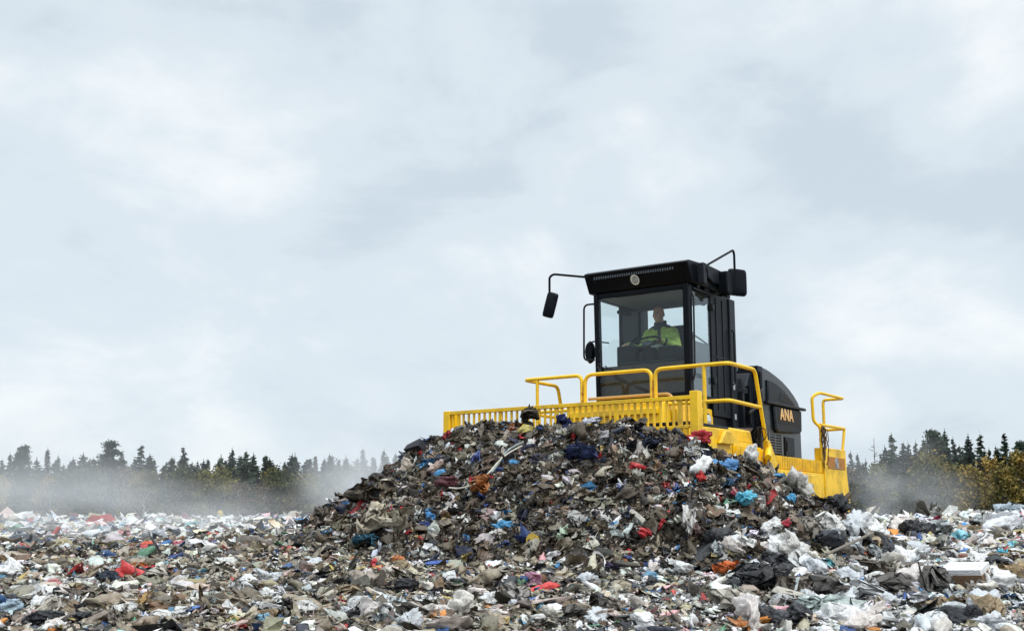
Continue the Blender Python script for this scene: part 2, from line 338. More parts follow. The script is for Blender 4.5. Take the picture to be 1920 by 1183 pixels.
# interior
st = MB(); st.box(-.20, .38, 2.95, 3.12, 3.28, 3.76); st.box(-.22, .28, 2.52, 3.0, 3.20, 3.34); so = st.obj('driver_seat', 'cloth', CB, .05)
MB().box(-.10, .30, 2.98, 3.10, 3.77, 3.86).obj('headrest', 'cloth', so, .04)
MB().box(-.18, .24, 2.60, 3.0, 2.762, 3.195).obj('seat_base', 'inner', so, .03)
b = MB(); b.box(-.44, .44, 2.30, 2.47, 2.762, 3.28); b.box(-.50, -.18, 2.33, 2.62, 3.22, 3.52); b.box(.14, .46, 2.35, 2.58, 3.22, 3.47); b.box(-.09, .10, 2.36, 2.46, 3.2, 3.47); b.obj('dashboard', 'inner', CB, .03)
b = MB()
for x, w in ((-.17, .05), (-.07, .11), (.055, .035)): b.box(x - w / 2, x + w / 2, 2.292, 2.2985, 3.15, 3.19)
b.obj('dash_label', 'pale', CB)
MB().box(-.66, -.36, 2.62, 2.95, 3.0, 3.53).obj('joystick_console', 'inner', CB, .05)
MB().box(.40, .64, 2.62, 3.0, 2.95, 3.42).obj('side_console', 'inner', CB, .05)
MB().ball((-.72 + .2, 3.05, 3.62), .13, .10, .14).obj('monitor_housing', 'inner', CB)
sw = MB(); cc = Vector((-.06, 2.42, 3.56)); ax = Vector((0, -.55, 1)).normalized(); u = Vector((1, 0, 0)); w = ax.cross(u)
sw.tube([cc + (u * math.cos(t) + w * math.sin(t)) * .20 for t in [2 * math.pi * i / 32 for i in range(32)]], .017, n=8, closed=True)
for t in (0.3, 2.84, 4.71): sw.tube([cc - ax * .03, cc + (u * math.cos(t) + w * math.sin(t)) * .19], .012, n=6)
sw.cyl(cc - ax * .20, cc - ax * .02, .045)
sw.obj('steering_wheel', 'rubber', CB)
MB().cyl(cc - ax * .025, cc + ax * .0, .075, .06).obj('wheel_hub', 'grey', CB)
MB().tube([(.60, 2.95, 4.12), (.60, 2.6, 4.10)], .03, n=10).obj('sun_visor', 'inner', CB)
MB().tube([(-.60, 2.95, 4.09), (-.60, 2.6, 4.07)], .03, n=10).obj('sun_visor', 'inner', CB)
MB().tube([(.70, 2.3, 3.60), (.70, 2.86, 3.50)], .012, n=8).obj('door_bar', 'grey', CB)
MB().tube([(-.56, 2.70, 3.50), (-.565, 2.66, 3.58)], .016, n=8).obj('joystick', 'rubber', CB)
# ---- gear between cab and hood
b = MB(); b.prism([(3.75, 2.38), (3.75, 2.93), (3.98, 3.22), (4.12, 3.24), (4.12, 2.38)], .30, .82); b.obj('air_cleaner_box', 'dark', CMP, .02)
b = MB()
for y in (3.78, 3.84, 3.90): b.box(.822, .86, y, y + .02, 2.42, 2.9)
b.tube([(.86, 3.72, 2.98), (.88, 3.76, 3.03), (.88, 3.80, 2.95), (.88, 3.80, 2.45)], .018, .03, 8)
b.obj('cooling_fins', 'black', CMP)
b = MB(); b.tube([(.9, 4.2, 3.1), (.93, 3.98, 2.72), (.9, 3.72, 2.60)], .022, .2, 8); b.tube([(.88, 4.25, 3.0), (1.0, 4.05, 2.4), (1.1, 3.9, 2.0)], .018, .2, 8); b.tube([(.86, 4.2, 2.9), (.95, 4.1, 2.3), (1.05, 4.0, 1.95)], .018, .2, 8)
b.obj('hydraulic_hose', 'rubber', CMP)
MB().box(-.6, .78, 3.70, 4.2, 1.3, 2.40).obj('articulation_block', 'black', CMP, .03)
MB().box(-.8, .72, 3.68, 4.10, 2.405, 3.15).obj('oil_tank', 'dark', CMP, .03)
# ---- engine hood
HA = .90
prof = [(4.16, 2.02), (4.10, 3.22), (4.16, 3.30), (4.32, 3.32), (4.55, 3.30), (4.82, 3.25), (5.10, 3.185), (5.35, 3.10), (5.55, 3.01), (5.70, 2.92), (5.77, 2.85), (5.77, 2.02)]
hd = MB(); secs = []
for x, k in ((-.90, .0), (-.86, .03), (-.70, .055), (0, .07), (.70, .055), (.86, .03), (.90, .0)):
    secs.append([(x, y, z + (k if z > 2.8 else 0)) for y, z in prof])
hd.loft(secs); HOOD = hd.obj('engine_hood', mat('hood_paint', (.010, .013, .018), .24, noise=.15, nscale=4, dirt=(.03, .03, .03), dirtamt=.3, spec=.5), CMP, .012)
def onside(poly, d0, d1, name, m, bev=.006): return MB().prism(poly, HA + d0, HA + d1).obj(name, m, HOOD, bev)
onside([(4.40, 2.80), (4.42, 3.16), (4.75, 3.13), (5.05, 3.05), (5.35, 2.93), (5.60, 2.80)], .002, .035, 'shoulder_panel', 'dark', .02)
onside([(4.84, 2.875), (4.86, 3.0), (5.0, 2.985), (5.22, 2.93), (5.42, 2.855)], .036, .040, 'air_intake', 'rubber', 0)
MB().prism([(4.28, 2.79), (4.28, 2.83), (5.84, 2.835), (5.86, 2.795)], HA + .0, HA + .075).obj('hood_ledge', 'dark', HOOD, .008)
onside([(4.62, 2.43), (4.58, 2.785), (5.72, 2.785), (5.70, 2.46), (5.60, 2.42), (4.72, 2.38)], .002, .05, 'name_panel', 'dark', .025)
onside([(4.72, 2.52), (4.70, 2.76), (5.64, 2.76), (5.60, 2.52)], .051, .054, 'name_recess', 'rubber', 0)
text('hood_lettering', 'ANA', .245, 'letter', HOOD, (HA + .058, 5.04, 2.66), (R(90), 0, R(90)), .012, 1.05)
b = MB(); b.box(HA + .002, HA + .02, 4.36, 4.86, 2.06, 2.34)
b.obj('louvre_back', 'rubber', HOOD)
b = MB()
for k in range(7):
    z = 2.07 + k * .04; b.prism([(z, HA + .02), (z + .018, HA + .045), (z + .026, HA + .045), (z + .014, HA + .02)][::-1], 4.38, 4.84, 'y') if False else b.box(HA + .02, HA + .034, 4.38, 4.84, z, z + .016)
b.box(HA + .02, HA + .04, 4.34, 4.38, 2.05, 2.36); b.box(HA + .02, HA + .04, 4.84, 4.90, 2.05, 2.36); b.box(HA + .02, HA + .038, 4.585, 4.61, 2.06, 2.35)
b.obj('louvre', 'grey', HOOD)
dd = MB().box(HA + .002, HA + .022, 5.05, 5.42, 2.05, 2.34).obj('service_door', 'dark', HOOD, .008)
MB().box(HA + .023, HA + .04, 5.07, 5.09, 2.12, 2.28).obj('door_handle', 'rubber', dd)
b = MB(); b.box(.60, .92, 4.06, 4.24, 3.20, 3.335); b.cyl((.93, 4.12, 3.25), (.93, 4.12, 3.0), .03); b.obj('hood_latch', 'dark', HOOD, .01)
# ---- rear frame
b = MB()
for sx in (-1, 1):
    x0, x1 = sorted((sx * 1.42, sx * 1.5))
    b.prism([(3.15, 1.20), (3.1, 1.765), (5.05, 1.765), (5.05, 1.15), (3.6, 1.05)], x0, x1)
b.box(-1.42, 1.42, 3.9, 6.0, 1.60, 1.76); b.box(-1.42, 1.42, 5.9, 6.0, 1.0, 1.6)
b.obj('rear_frame', 'yellow', CMP, .012)
MB().prism([(3.75, 1.50), (3.65, 1.70), (4.35, 1.72), (4.15, 1.56)], 1.50, 1.66).obj('step_plate', 'yellow', CMP, .015)
MB().prism([(3.62, 1.10), (3.75, 1.50), (4.15, 1.56), (4.65, 1.25), (4.6, 1.10)], 1.50, 1.56).obj('drum_guard', 'yellow', CMP, .015)
b = MB(); b.box(1.425, 1.45, 3.15, 5.04, 1.766, 1.925); b.box(.95, 1.45, 3.15, 5.04, 1.90, 1.924)
for i in range(29):
    y = 3.17 + i * .064; b.prism([(y, 1.775), (y + .03, 1.775), (y + .05, 1.95), (y + .02, 1.95)], 1.45, 1.497)
b.obj('walkway_grating', 'yellow', CMP, .002)
MB().box(-1.45, -.95, 3.15, 5.04, 1.766, 1.924).obj('walkway', 'yellow', CMP, .005)
for sx in (1, -1):
    x0, x1 = sorted((sx * 1.36, sx * 1.52))
    cp = MB().prism([(5.05, 1.10), (5.06, 2.155), (6.02, 2.165), (6.06, 1.75), (6.14, 1.32), (6.02, 1.10)], x0, x1).obj('corner_panel', 'yellow', CMP, .012)
    if sx > 0:
        a = MB().box(1.521, 1.528, 5.17, 5.95, 1.85, 2.03).obj('lamp_recess', 'orange', cp, .004)
        q = MB(); 
        for r in (.075, .045):
            q.tube([(1.532, 5.56 + r * math.cos(t), 1.945 + r * math.sin(t)) for t in [2 * math.pi * i / 20 for i in range(20)]], .006, n=6, closed=True)
        for k in range(6): q.tube([(1.532, 5.56, 1.945), (1.532, 5.56 + .075 * math.cos(k * 1.05), 1.945 + .075 * math.sin(k * 1.05))], .005, n=5)
        q.box(1.529, 1.533, 5.42, 5.74, 1.862, 1.870); q.obj('recess_emblem', 'pale', a)
# rear rails
b = MB()
b.tube([(1.48, 5.04, 1.93), (1.48, 5.04, 2.46), (1.36, 5.02, 2.56), (1.36, 5.0, 2.94), (1.47, 5.06, 2.985), (1.5, 6.10, 2.985), (1.16, 6.12, 2.985), (1.16, 6.12, 2.52), (1.5, 6.08, 2.505), (1.5, 5.95, 2.165)][:0] or [(1.48, 5.04, 1.93), (1.48, 5.05, 2.46), (1.40, 4.98, 2.55), (1.40, 4.96, 2.92), (1.48, 5.06, 2.985), (1.5, 6.10, 2.985), (1.16, 6.12, 2.985), (1.16, 6.12, 2.50), (1.50, 6.08, 2.505)], .024, .06, 10)
b.tube([(1.48, 5.05, 2.50), (1.5, 6.08, 2.505), (1.49, 5.97, 2.15)], .023, .03, 10); b.obj('handrail', 'rail', CMP)
b = MB(); b.tube([(-1.48, 5.05, 1.93), (-1.48, 5.05, 2.98), (-1.48, 6.0, 2.98), (-1.48, 6.0, 2.1)], .024, .06, 10); b.obj('handrail', 'rail', CMP)
# twine caught on the rear rail (a thing of its own, hanging from it)
def strands(name, label, cat, root, n, drop, spread, m, r=.006, rot=0):
    b = MB(); rr = random.Random(3)
    for k in range(n):
        p = [Vector((rr.uniform(-1, 1) * spread * .3, rr.uniform(-1, 1) * spread * .3, 0))]
        L = drop * rr.uniform(.4, 1); s = Vector((rr.uniform(-1, 1), rr.uniform(-1, 1), 0)) * spread
        for j in range(1, 9):
            t = j / 8; p.append(Vector((s.x * math.sin(t * 3 + k) + rr.uniform(-1, 1) * spread * .15, s.y * math.sin(t * 2.4 + k * 2) + rr.uniform(-1, 1) * spread * .15, -L * t)))
        b.tube(p, r, n=5)
    o = b.obj(name, m, None); tag(o, label, cat); o.location = root; return o
pw = lambda a, bb, z: tuple(ORG + a * LV + bb * BV + np.array([0, 0, z]))
strands('twine', 'brown twine tangled round the rear rail post and hanging over the yellow walkway', 'twine', pw(1.525, 5.03, 2.47), 14, .72, .07, 'twine', .007)
strands('wire', 'thin dark wires dangling between the front platform rail and engine hood', 'wire', pw(1.50, 2.62, 2.30), 6, .42, .09, 'rubber', .006)

# ---------------------------------------------------------------- driver
def capsule(b, p0, p1, r0, r1, n=10):
    p0, p1 = Vector(p0), Vector(p1); b.tube([p0, p1], r0, n=n, taper=r1 / r0); b.ball(p0, r0, nu=n, nv=6); b.ball(p1, r1, nu=n, nv=6)
def fuse(b, name, m, parent, vox, smooth=4):
    me = bpy.data.meshes.new('tmp'); me.from_pydata(b.v, [], b.f); bm = bmesh.new(); bm.from_mesh(me); bmesh.ops.recalc_face_normals(bm, faces=bm.faces); bm.to_mesh(me); bm.free()
    t = bpy.data.objects.new('tmp', me); COL.objects.link(t)
    r = t.modifiers.new('r', 'REMESH'); r.mode = 'VOXEL'; r.voxel_size = vox
    s = t.modifiers.new('s', 'SMOOTH'); s.factor = .5; s.iterations = smooth
    bpy.context.view_layer.update()
    me2 = bpy.data.meshes.new_from_object(t.evaluated_get(bpy.context.evaluated_depsgraph_get())); bpy.data.objects.remove(t)
    me2.polygons.foreach_set('use_smooth', [True] * len(me2.polygons)); me2.materials.clear(); me2.materials.append(M[m])
    me2.name = name; o = bpy.data.objects.new(name, me2); COL.objects.link(o); o.parent = parent; return o
PER = thing('person', 'bald man in a yellow-green hi-vis jacket steering inside the black cab', 'person', tuple(ORG), MROT)
HC = Vector((-.055, 2.80, 4.015))
b = MB()
b.ball(HC + Vector((0, .015, .02)), .077, .095, .10, 18, 12)                 # skull
b.ball(HC + Vector((0, -.03, -.035)), .062, .062, .085, 16, 10)              # face
b.ball(HC + Vector((0, -.045, -.098)), .036, .034, .026)                     # chin
b.tube([HC + Vector((0, -.085, .012)), HC + Vector((0, -.105, -.028))], .009, n=8, taper=1.5); b.ball(HC + Vector((0, -.104, -.03)), .016, .013, .012)
for s_ in (-1, 1):
    b.ball(HC + Vector((s_ * .080, .015, -.012)), .012, .024, .034)          # ears
    b.ball(HC + Vector((s_ * .030, -.078, .022)), .022, .014, .008)          # brows
    b.ball(HC + Vector((s_ * .038, -.068, -.03)), .022, .02, .022)           # cheeks
b.ball(HC + Vector((0, -.088, -.062)), .024, .012, .007)                     # lips
capsule(b, HC + Vector((0, .03, -.05)), HC + Vector((0, .05, -.19)), .058, .066)
NK = HC + Vector((0, .05, -.20))
capsule(b, (-.05, 2.88, 3.72), (-.04, 2.86, 3.42), .13, .14)
for s_ in (-1, 1): capsule(b, NK + Vector((0, 0, -.02)), NK + Vector((s_ * .15, .0, -.06)), .06, .06)
RS, RE, RW = Vector((-.245, 2.86, 3.735)), Vector((-.35, 2.83, 3.50)), Vector((-.50, 2.69, 3.585))
LS, LE, LW = Vector((.145, 2.86, 3.735)), Vector((.25, 2.76, 3.50)), Vector((.145, 2.54, 3.575))
for A, E_, W_ in ((RS, RE, RW), (LS, LE, LW)):
    capsule(b, A, E_, .050, .042); capsule(b, E_, W_, .040, .028)
def hand(b, wr, d, nrm, side):
    d = d.normalized(); nrm = nrm.normalized(); t = d.cross(nrm).normalized() * side
    capsule(b, wr, wr + d * .05, .026, .026)
    for k, (o, l) in enumerate(((-.030, .065), (-.010, .075), (.010, .070), (.028, .055))):
        p = wr + d * .07 + t * o; capsule(b, wr + d * .03 + t * o * .8, p, .012, .011, 8)
        q = p + d * l * .45 - nrm * l * .15; e = q - nrm * l * .45 - d * l * .05; g = e - nrm * l * .1 - d * l * .30
        capsule(b, p, q, .0105, .010, 8); capsule(b, q, e, .010, .009, 8); capsule(b, e, g, .009, .008, 8)
    p = wr + d * .025 - t * .034; q = p + d * .035 - t * .018 - nrm * .02; capsule(b, wr + d * .01 - t * .012, p, .014, .013, 8); capsule(b, p, q, .012, .011, 8); capsule(b, q, q + d * .02 - nrm * .025 + t * .012, .010, .009, 8)
hand(b, RW, Vector((-.35, -.9, -.1)), Vector((-.1, -.1, 1)), 1)
hand(b, LW, Vector((-.5, -.85, .1)), Vector((.1, -.35, 1)), -1)
for s_ in (-1, 1):
    capsule(b, (-.045 + s_ * .10, 2.84, 3.41), (-.045 + s_ * .14, 2.52, 3.37), .085, .062); capsule(b, (-.045 + s_ * .14, 2.52, 3.37), (-.045 + s_ * .14, 2.52, 2.86), .058, .042); capsule(b, (-.045 + s_ * .14, 2.52, 2.83), (-.045 + s_ * .15, 2.40 + .09, 2.80), .04, .035)
BODY = fuse(b, 'body', 'skin', PER, .0065, 3)
for s_ in (-1, 1): MB().ball(HC + Vector((s_ * .030, -.083, .004)), .011, .006, .007).obj('eye', M['rubber'], BODY)
# jacket
j = MB()
j.loft([[(-.045 + math.cos(t) * rx, yc + math.sin(t) * ry, z) for t in [2 * math.pi * i / 20 for i in range(20)]] for z, rx, ry, yc in ((3.36, .20, .165, 2.85), (3.45, .215, .175, 2.85), (3.58, .205, .17, 2.865), (3.70, .215, .155, 2.87), (3.775, .185, .12, 2.875), (3.83, .10, .085, 2.86))])
for A, E_, W_ in ((RS, RE, RW), (LS, LE, LW)):
    capsule(j, A, E_, .085, .072); capsule(j, E_, W_ - (W_ - E_) * .06, .072, .050)
for s_ in (-1, 1): capsule(j, NK + Vector((0, .0, -.03)), NK + Vector((s_ * .16, .005, -.085)), .075, .08)
JK = fuse(j, 'jacket', 'hivis', PER, .009, 3)
c = MB(); c.loft([[(HC.x + math.cos(t) * r, 2.855 + math.sin(t) * r * 1.0, z - .028 * math.sin(-t)) for t in [2 * math.pi * i / 20 for i in range(20)]] for z, r in ((3.80, .108), (3.85, .095), (3.905, .092), (3.915, .086), (3.88, .080))])
c.obj('collar', 'jkt', JK)
c = MB(); c.box(-.02, .02, 2.685, 2.71, 3.56, 3.80); c.obj('placket', 'jkt', JK, .008)
c = MB()
for s_ in (-1, 1):
    capsule(c, NK + Vector((s_ * .10, .02, -.012)), NK + Vector((s_ * .17, .02, -.055)), .062, .066)
fuse(c, 'shoulder_yoke', 'jkt', JK, .01, 2)
c = MB(); c.loft([[(-.045 + math.cos(t) * .222, 2.853 + math.sin(t) * .182, z) for t in [2 * math.pi * i / 24 for i in range(24)]] for z in (3.50, 3.55)]); c.obj('reflective_band', 'reflect', JK)
c = MB()
for E_, W_ in ((RE, RW), (LE, LW)): d_ = (W_ - E_); c.tube([E_ + d_ * .86, E_ + d_ * .97], .060, n=14, taper=.95)
c.obj('cuff', 'jkt', JK)
p = MB()
for s_ in (-1, 1):
    capsule(p, (-.045 + s_ * .10, 2.84, 3.40), (-.045 + s_ * .14, 2.50, 3.37), .098, .075); capsule(p, (-.045 + s_ * .14, 2.50, 3.37), (-.045 + s_ * .14, 2.50, 2.90), .075, .06)
fuse(p, 'trousers', 'jkt', PER, .012, 2)

# ---------------------------------------------------------------- terrain
NR = np.random.default_rng(11)
def mknoise(freq, n=14):
    a = NR.uniform(0, 2 * math.pi, n); f = freq * NR.uniform(.6, 1.6, n); ph = NR.uniform(0, 6.28, n)
    def g(x, y):
        z = 0
        for i in range(n): z = z + np.sin((x * math.cos(a[i]) + y * math.sin(a[i])) * f[i] + ph[i])
        return z / math.sqrt(n)
    return g
N1, N2, N3, N4 = mknoise(.35), mknoise(1.3), mknoise(4.2), mknoise(11.)
BY = np.array([-400, -4, 0, 4, 6, 8, 11, 14, 18, 24, 30, 36, 41, 46, 56, 72, 90, 200, 3000.])
BZ = np.array([-.6, -.6, -.6, -.3, 0., .27, .58, .73, .86, .96, 1.04, 1.10, 1.13, 1.0, .1, -2.6, -4, -4, -4.])
RIDGE_PX = [(648, 1010, .1), (660, 975, .05), (690, 930, -.1), (735, 897, -.25), (788, 850, -.45), (835, 812, -.6), (900, 797, -.7), (985, 781, -.75), (1090, 792, -.75), (1180, 792, -.75), (1250, 808, -.7), (1310, 842, -.5), (1372, 866, -.1), (1430, 890, .35), (1485, 922, .8), (1540, 952, 1.3), (1590, 985, 1.7)]
RIDGE = np.array([un(x, y, bb) - np.array([0, 0, .10 if 760 < x < 1420 else .05]) for x, y, bb in RIDGE_PX])
def base(x, y):
    r = y + np.clip(x, 0, 15) * .55 * np.clip((y - 14) / 10, 0, 1)
    z = np.interp(r, BY, BZ)
    near = np.clip((y - 4) / 4, 0, 1) * np.clip((70 - y) / 30, 0, 1)
    z = z + near * (N1(x, y) * .05 + N2(x, y) * .035) + .16 * np.exp(-(((x - 9) / 4) ** 2 + ((y - 22) / 3.5) ** 2)) - .03 * np.clip((x - 1) / 4, 0, 1) * np.clip((14 - y) / 5, 0, 1)
    return z
def ridge_h(x, y):
    best = np.full(np.shape(x), -9.)
    for i in range(len(RIDGE) - 1):
        p, q = RIDGE[i], RIDGE[i + 1]; d = (q - p)[:2]; L2 = d @ d
        t = np.clip(((x - p[0]) * d[0] + (y - p[1]) * d[1]) / L2, 0, 1)
        ex = x - p[0] - t * d[0]; ey = y - p[1] - t * d[1]; dist = np.sqrt(ex * ex + ey * ey); hr = p[2] + t * (q[2] - p[2])
        back = (ex * BV[0] + ey * BV[1]) > 0
        s = np.where(back, 1.2, .80)
        z = hr - s * (np.sqrt(dist * dist + .10) - .316) 
        best = np.maximum(best, z)
    return best
def height(x, y, fine=True):
    x = np.asarray(x, float); y = np.asarray(y, float)
    z0 = base(x, y); r = ridge_h(x, y)
    k = .14; hh = np.clip(.5 + .5 * (r - z0) / k, 0, 1); zz = z0 * (1 - hh) + r * hh + k * hh * (1 - hh)
    up = np.clip((zz - z0) / .35, 0, 1)
    if fine: zz = zz + up * (N2(x, y) * .025 + N3(x, y) * .045 + N4(x, y) * .02) + (1 - up) * np.clip((60 - y) / 20, 0, 1) * np.clip((y - 3) / 3, 0, 1) * (N3(x, y) * .022 + N4(x, y) * .010)
    a, bb = to_ab(x, y)
    # the hollow the machine stands in
    ins = np.clip((1.95 - np.abs(a)) / .25, 0, 1) * np.clip((bb + .02) / .05, 0, 1) * np.clip((7.0 - bb) / .8, 0, 1)
    return zz * (1 - ins) + np.minimum(zz, .27) * ins
def is_mound(x, y): return np.clip((height(x, y, False) - base(x, y)) / .25, 0, 1)
def axis(lo, hi, fl, fh, step, g=1.16):
    c = list(np.arange(fl, fh, step)); s = step; p = c[-1]
    while p < hi: s = min(s * g, 200); p += s; c.append(p)
    s = step; p = c[0]; d = []
    while p > lo: s = min(s * g, 200); p -= s; d.append(p)
    return np.array(d[::-1] + c)
xs = axis(-2600, 2600, -6, 7, .055); ys = axis(-400, 3000, 9.5, 18.5, .055, 1.03)
X, Y = np.meshgrid(xs, ys); Z = height(X, Y)
nx, ny = len(xs), len(ys)
me = bpy.data.meshes.new('landfill_ground'); V = np.stack([X, Y, Z], -1).reshape(-1, 3)
i = np.arange(nx * ny).reshape(ny, nx); Fq = np.stack([i[:-1, :-1], i[:-1, 1:], i[1:, 1:], i[1:, :-1]], -1).reshape(-1, 4)
def np_mesh(me, V, Fs, smooth=True):
    me.vertices.add(len(V)); me.vertices.foreach_set('co', V.astype(np.float32).ravel())
    n, k = Fs.shape; me.loops.add(n * k); me.loops.foreach_set('vertex_index', Fs.astype(np.int32).ravel())
    me.polygons.add(n); me.polygons.foreach_set('loop_start', np.arange(0, n * k, k, dtype=np.int32)); me.polygons.foreach_set('use_smooth', np.full(n, smooth)); me.update(calc_edges=True)
np_mesh(me, V, Fq)
def ground_mat():
    m = bpy.data.materials.new('landfill_soil'); m.use_nodes = True; nt = m.node_tree; p = nt.nodes['Principled BSDF']; p.inputs['Roughness'].default_value = .95
    tc = nt.nodes.new('ShaderNodeTexCoord'); n = nt.nodes.new('ShaderNodeTexNoise'); n.inputs['Scale'].default_value = 9; n.inputs['Detail'].default_value = 10; n.inputs['Roughness'].default_value = .75
    nt.links.new(tc.outputs['Object'], n.inputs['Vector']); cr = nt.nodes.new('ShaderNodeValToRGB'); e = cr.color_ramp.elements
    e[0].position = .35; e[0].color = (.018, .015, .012, 1); e[1].position = .7; e[1].color = (.13, .11, .085, 1); q = e.new(.55); q.color = (.055, .046, .036, 1)
    nt.links.new(n.outputs['Fac'], cr.inputs[0]); nt.links.new(cr.outputs[0], p.inputs['Base Color'])
    bp = nt.nodes.new('ShaderNodeBump'); bp.inputs['Strength'].default_value = 1; bp.inputs['Distance'].default_value = .06; nt.links.new(n.outputs['Fac'], bp.inputs['Height']); nt.links.new(bp.outputs[0], p.inputs['Normal'])
    return m
me.materials.append(ground_mat()); go = bpy.data.objects.new('landfill_ground', me); COL.objects.link(go); tag(go, 'dark dirty landfill ground under the litter', None, None, 'structure')

# ---------------------------------------------------------------- litter shapes
def fold(P, rng, amax=150, amin=50, soft=.05, reach=.7):
    """crease a set of points along a random line: the far side swings round it"""
    th = rng.uniform(0, 2 * math.pi); d = np.array([math.cos(th), math.sin(th), rng.normal() * .25]); d /= np.linalg.norm(d)
    c = P.mean(0) + rng.normal(size=3) * .28 * reach
    ax = np.cross(d, [0, 0, 1.]); ax /= np.linalg.norm(ax)
    s = (P - c) @ d; ang = np.radians(rng.uniform(amin, amax)) * rng.choice([-1, 1]) * np.clip(s / soft, 0, 1)
    q = P - c; ca = np.cos(ang)[:, None]; sa = np.sin(ang)[:, None]
    return c + q * ca + np.cross(ax, q) * sa + ax * (q @ ax)[:, None] * (1 - ca)
def pnoise(P, freq, rng, n=10):
    D = rng.normal(size=(n, 3)); D /= np.linalg.norm(D, axis=1)[:, None]; f = freq * rng.uniform(.6, 1.5, n); ph = rng.uniform(0, 6.28, n)
    return np.sin((P @ D.T) * f + ph).sum(1) / math.sqrt(n)
def vnoise(P, freq, rng): return np.stack([pnoise(P, freq, rng) for _ in range(3)], -1)
def grid(n, m, ax=1., ay=1., rng=None, rag=.12):
    u, v = np.meshgrid(np.linspace(-1, 1, n), np.linspace(-1, 1, m)); P = np.stack([u * ax, v * ay, u * 0], -1).reshape(-1, 3)
    if rng is not None:
        t = np.arctan2(P[:, 1], P[:, 0]); k = 1 + rag * sum(math.sqrt(1 / j) * np.sin(j * t + rng.uniform(0, 6.28)) for j in range(1, 7)); P *= k[:, None]; P[:, 2] = 0
    i = np.arange(n * m).reshape(m, n); return P, np.stack([i[:-1, :-1], i[:-1, 1:], i[1:, 1:], i[1:, :-1]], -1).reshape(-1, 4)
def norm_(P, flat=.55):
    P = P - (P.max(0) + P.min(0)) / 2; P = P / np.abs(P).max()
    h = np.abs(P[:, 2]).max()
    if h > flat: P[:, 2] *= flat / h
    return P
def s_sheet(n, rng, folds=7, flat=.45):
    P, Fs = grid(n, n, 1, rng.uniform(.55, 1), rng, .1)
    for _ in range(folds): P = fold(P, rng, 165, 60, rng.uniform(.04, .3))
    P = P + vnoise(P, 5, rng) * .05 + vnoise(P, 13, rng) * .022
    return norm_(P, flat), Fs
def s_rag(n, rng, flat=.4):
    P, Fs = grid(n, n, 1, rng.uniform(.5, 1), rng, .18); th = rng.uniform(0, 3.14)
    u = P[:, 0] * math.cos(th) + P[:, 1] * math.sin(th)
    P[:, 2] += .17 * np.sin(u * rng.uniform(6, 12) + pnoise(P, 2, rng) * 1.5) + .10 * np.abs(pnoise(P, 3, rng)); P[:, :2] *= .85
    for _ in range(3): P = fold(P, rng, 120, 30, .3)
    P = P + vnoise(P, 7, rng) * .06 + vnoise(P, 15, rng) * .03
    return norm_(P, flat), Fs
_bm = {}
def ico(sub):
    if sub not in _bm:
        bm = bmesh.new(); bmesh.ops.create_icosphere(bm, subdivisions=sub, radius=1); P = np.array([v.co[:] for v in bm.verts]); Fs = np.array([[v.index for v in f.verts] for f in bm.faces]); bm.free(); _bm[sub] = (P, np.column_stack([Fs, Fs[:, 2]]))
    return _bm[sub]
def s_bag(sub, rng, flat=.55):
    P, Fs = ico(sub); P = P.copy(); k = 1 - .34 * np.abs(pnoise(P, 2.6, rng)) - .20 * np.abs(pnoise(P, 6, rng)) - .13 * np.abs(pnoise(P, 13, rng)) - (.07 * np.abs(pnoise(P, 26, rng)) if sub > 3 else 0)
    P = P * k[:, None] * np.array([1, rng.uniform(.6, 1), rng.uniform(.4, .7)])
    for _ in range(2): P = fold(P, rng, 70, 20, .4)
    return norm_(P, flat), Fs
def s_strip(n, rng, w=.08):
    t = np.linspace(0, 1, n); c = np.cumsum(vnoise(np.stack([t * 3, t * 0, t * 0], -1), 2.5, rng) * .18 + np.array([.2, 0, 0]), 0); c[:, 2] *= .5
    tw = np.cumsum(rng.normal(size=n) * .5); d = np.stack([tw * 0, np.cos(tw), np.sin(tw)], -1) * w * np.abs(c).max() * rng.uniform(.5, 1.4, (n, 1))
    P = np.concatenate([c - d, c + d]); i = np.arange(n - 1); Fs = np.stack([i, i + 1, i + 1 + n, i + n], -1)
    P = P - P.mean(0); return P / np.abs(P).max(), Fs
def s_box(rng, open_=False):
    P, Fs = ico(1); a = np.array([1, rng.uniform(.5, .9), rng.uniform(.15, .5)])
    c = np.array([[x, y, z] for z in (-1, 1) for y in (-1, 1) for x in (-1, 1)], float) * a; c = c + rng.normal(size=c.shape) * .05
    return c, np.array([[0, 2, 3, 1], [4, 5, 7, 6], [0, 1, 5, 4], [1, 3, 7, 5], [3, 2, 6, 7], [2, 0, 4, 6]])
def s_bottle(rng, n=8):
    pr = [(-1, .0), (-1, .30), (-.9, .34), (.35, .33), (.62, .14), (.66, .10), (.86, .10), (.86, 0)]
    P = np.array([[x, r * math.cos(2 * math.pi * j / n), r * math.sin(2 * math.pi * j / n)] for x, r in pr for j in range(n)])
    P = P + vnoise(P, 4, rng) * .035; P[:, 2] *= rng.uniform(.6, 1)
    Fs = np.array([[i * n + j, i * n + (j + 1) % n, (i + 1) * n + (j + 1) % n, (i + 1) * n + j] for i in range(len(pr) - 1) for j in range(n)])
    return P, Fs
def s_fibre(rng, k=7):
    Ps, Fs = [], []; o = 0
    for _ in range(k):
        P, f = s_strip(6, rng, rng.uniform(.04, .12)); th = rng.uniform(0, 6.28); c, s = math.cos(th), math.sin(th); P = P @ np.array([[c, s, 0], [-s, c, 0], [0, 0, 1]]) + rng.normal(size=3) * [.3, .3, .15]
        Ps.append(P); Fs.append(f + o); o += len(P)
    P = np.concatenate(Ps); return P / np.abs(P).max(), np.concatenate(Fs)
lr = np.random.default_rng(21)
SOFT = set()   # shapes shaded smooth
def soft(sh): SOFT.add(id(sh[0])); return sh
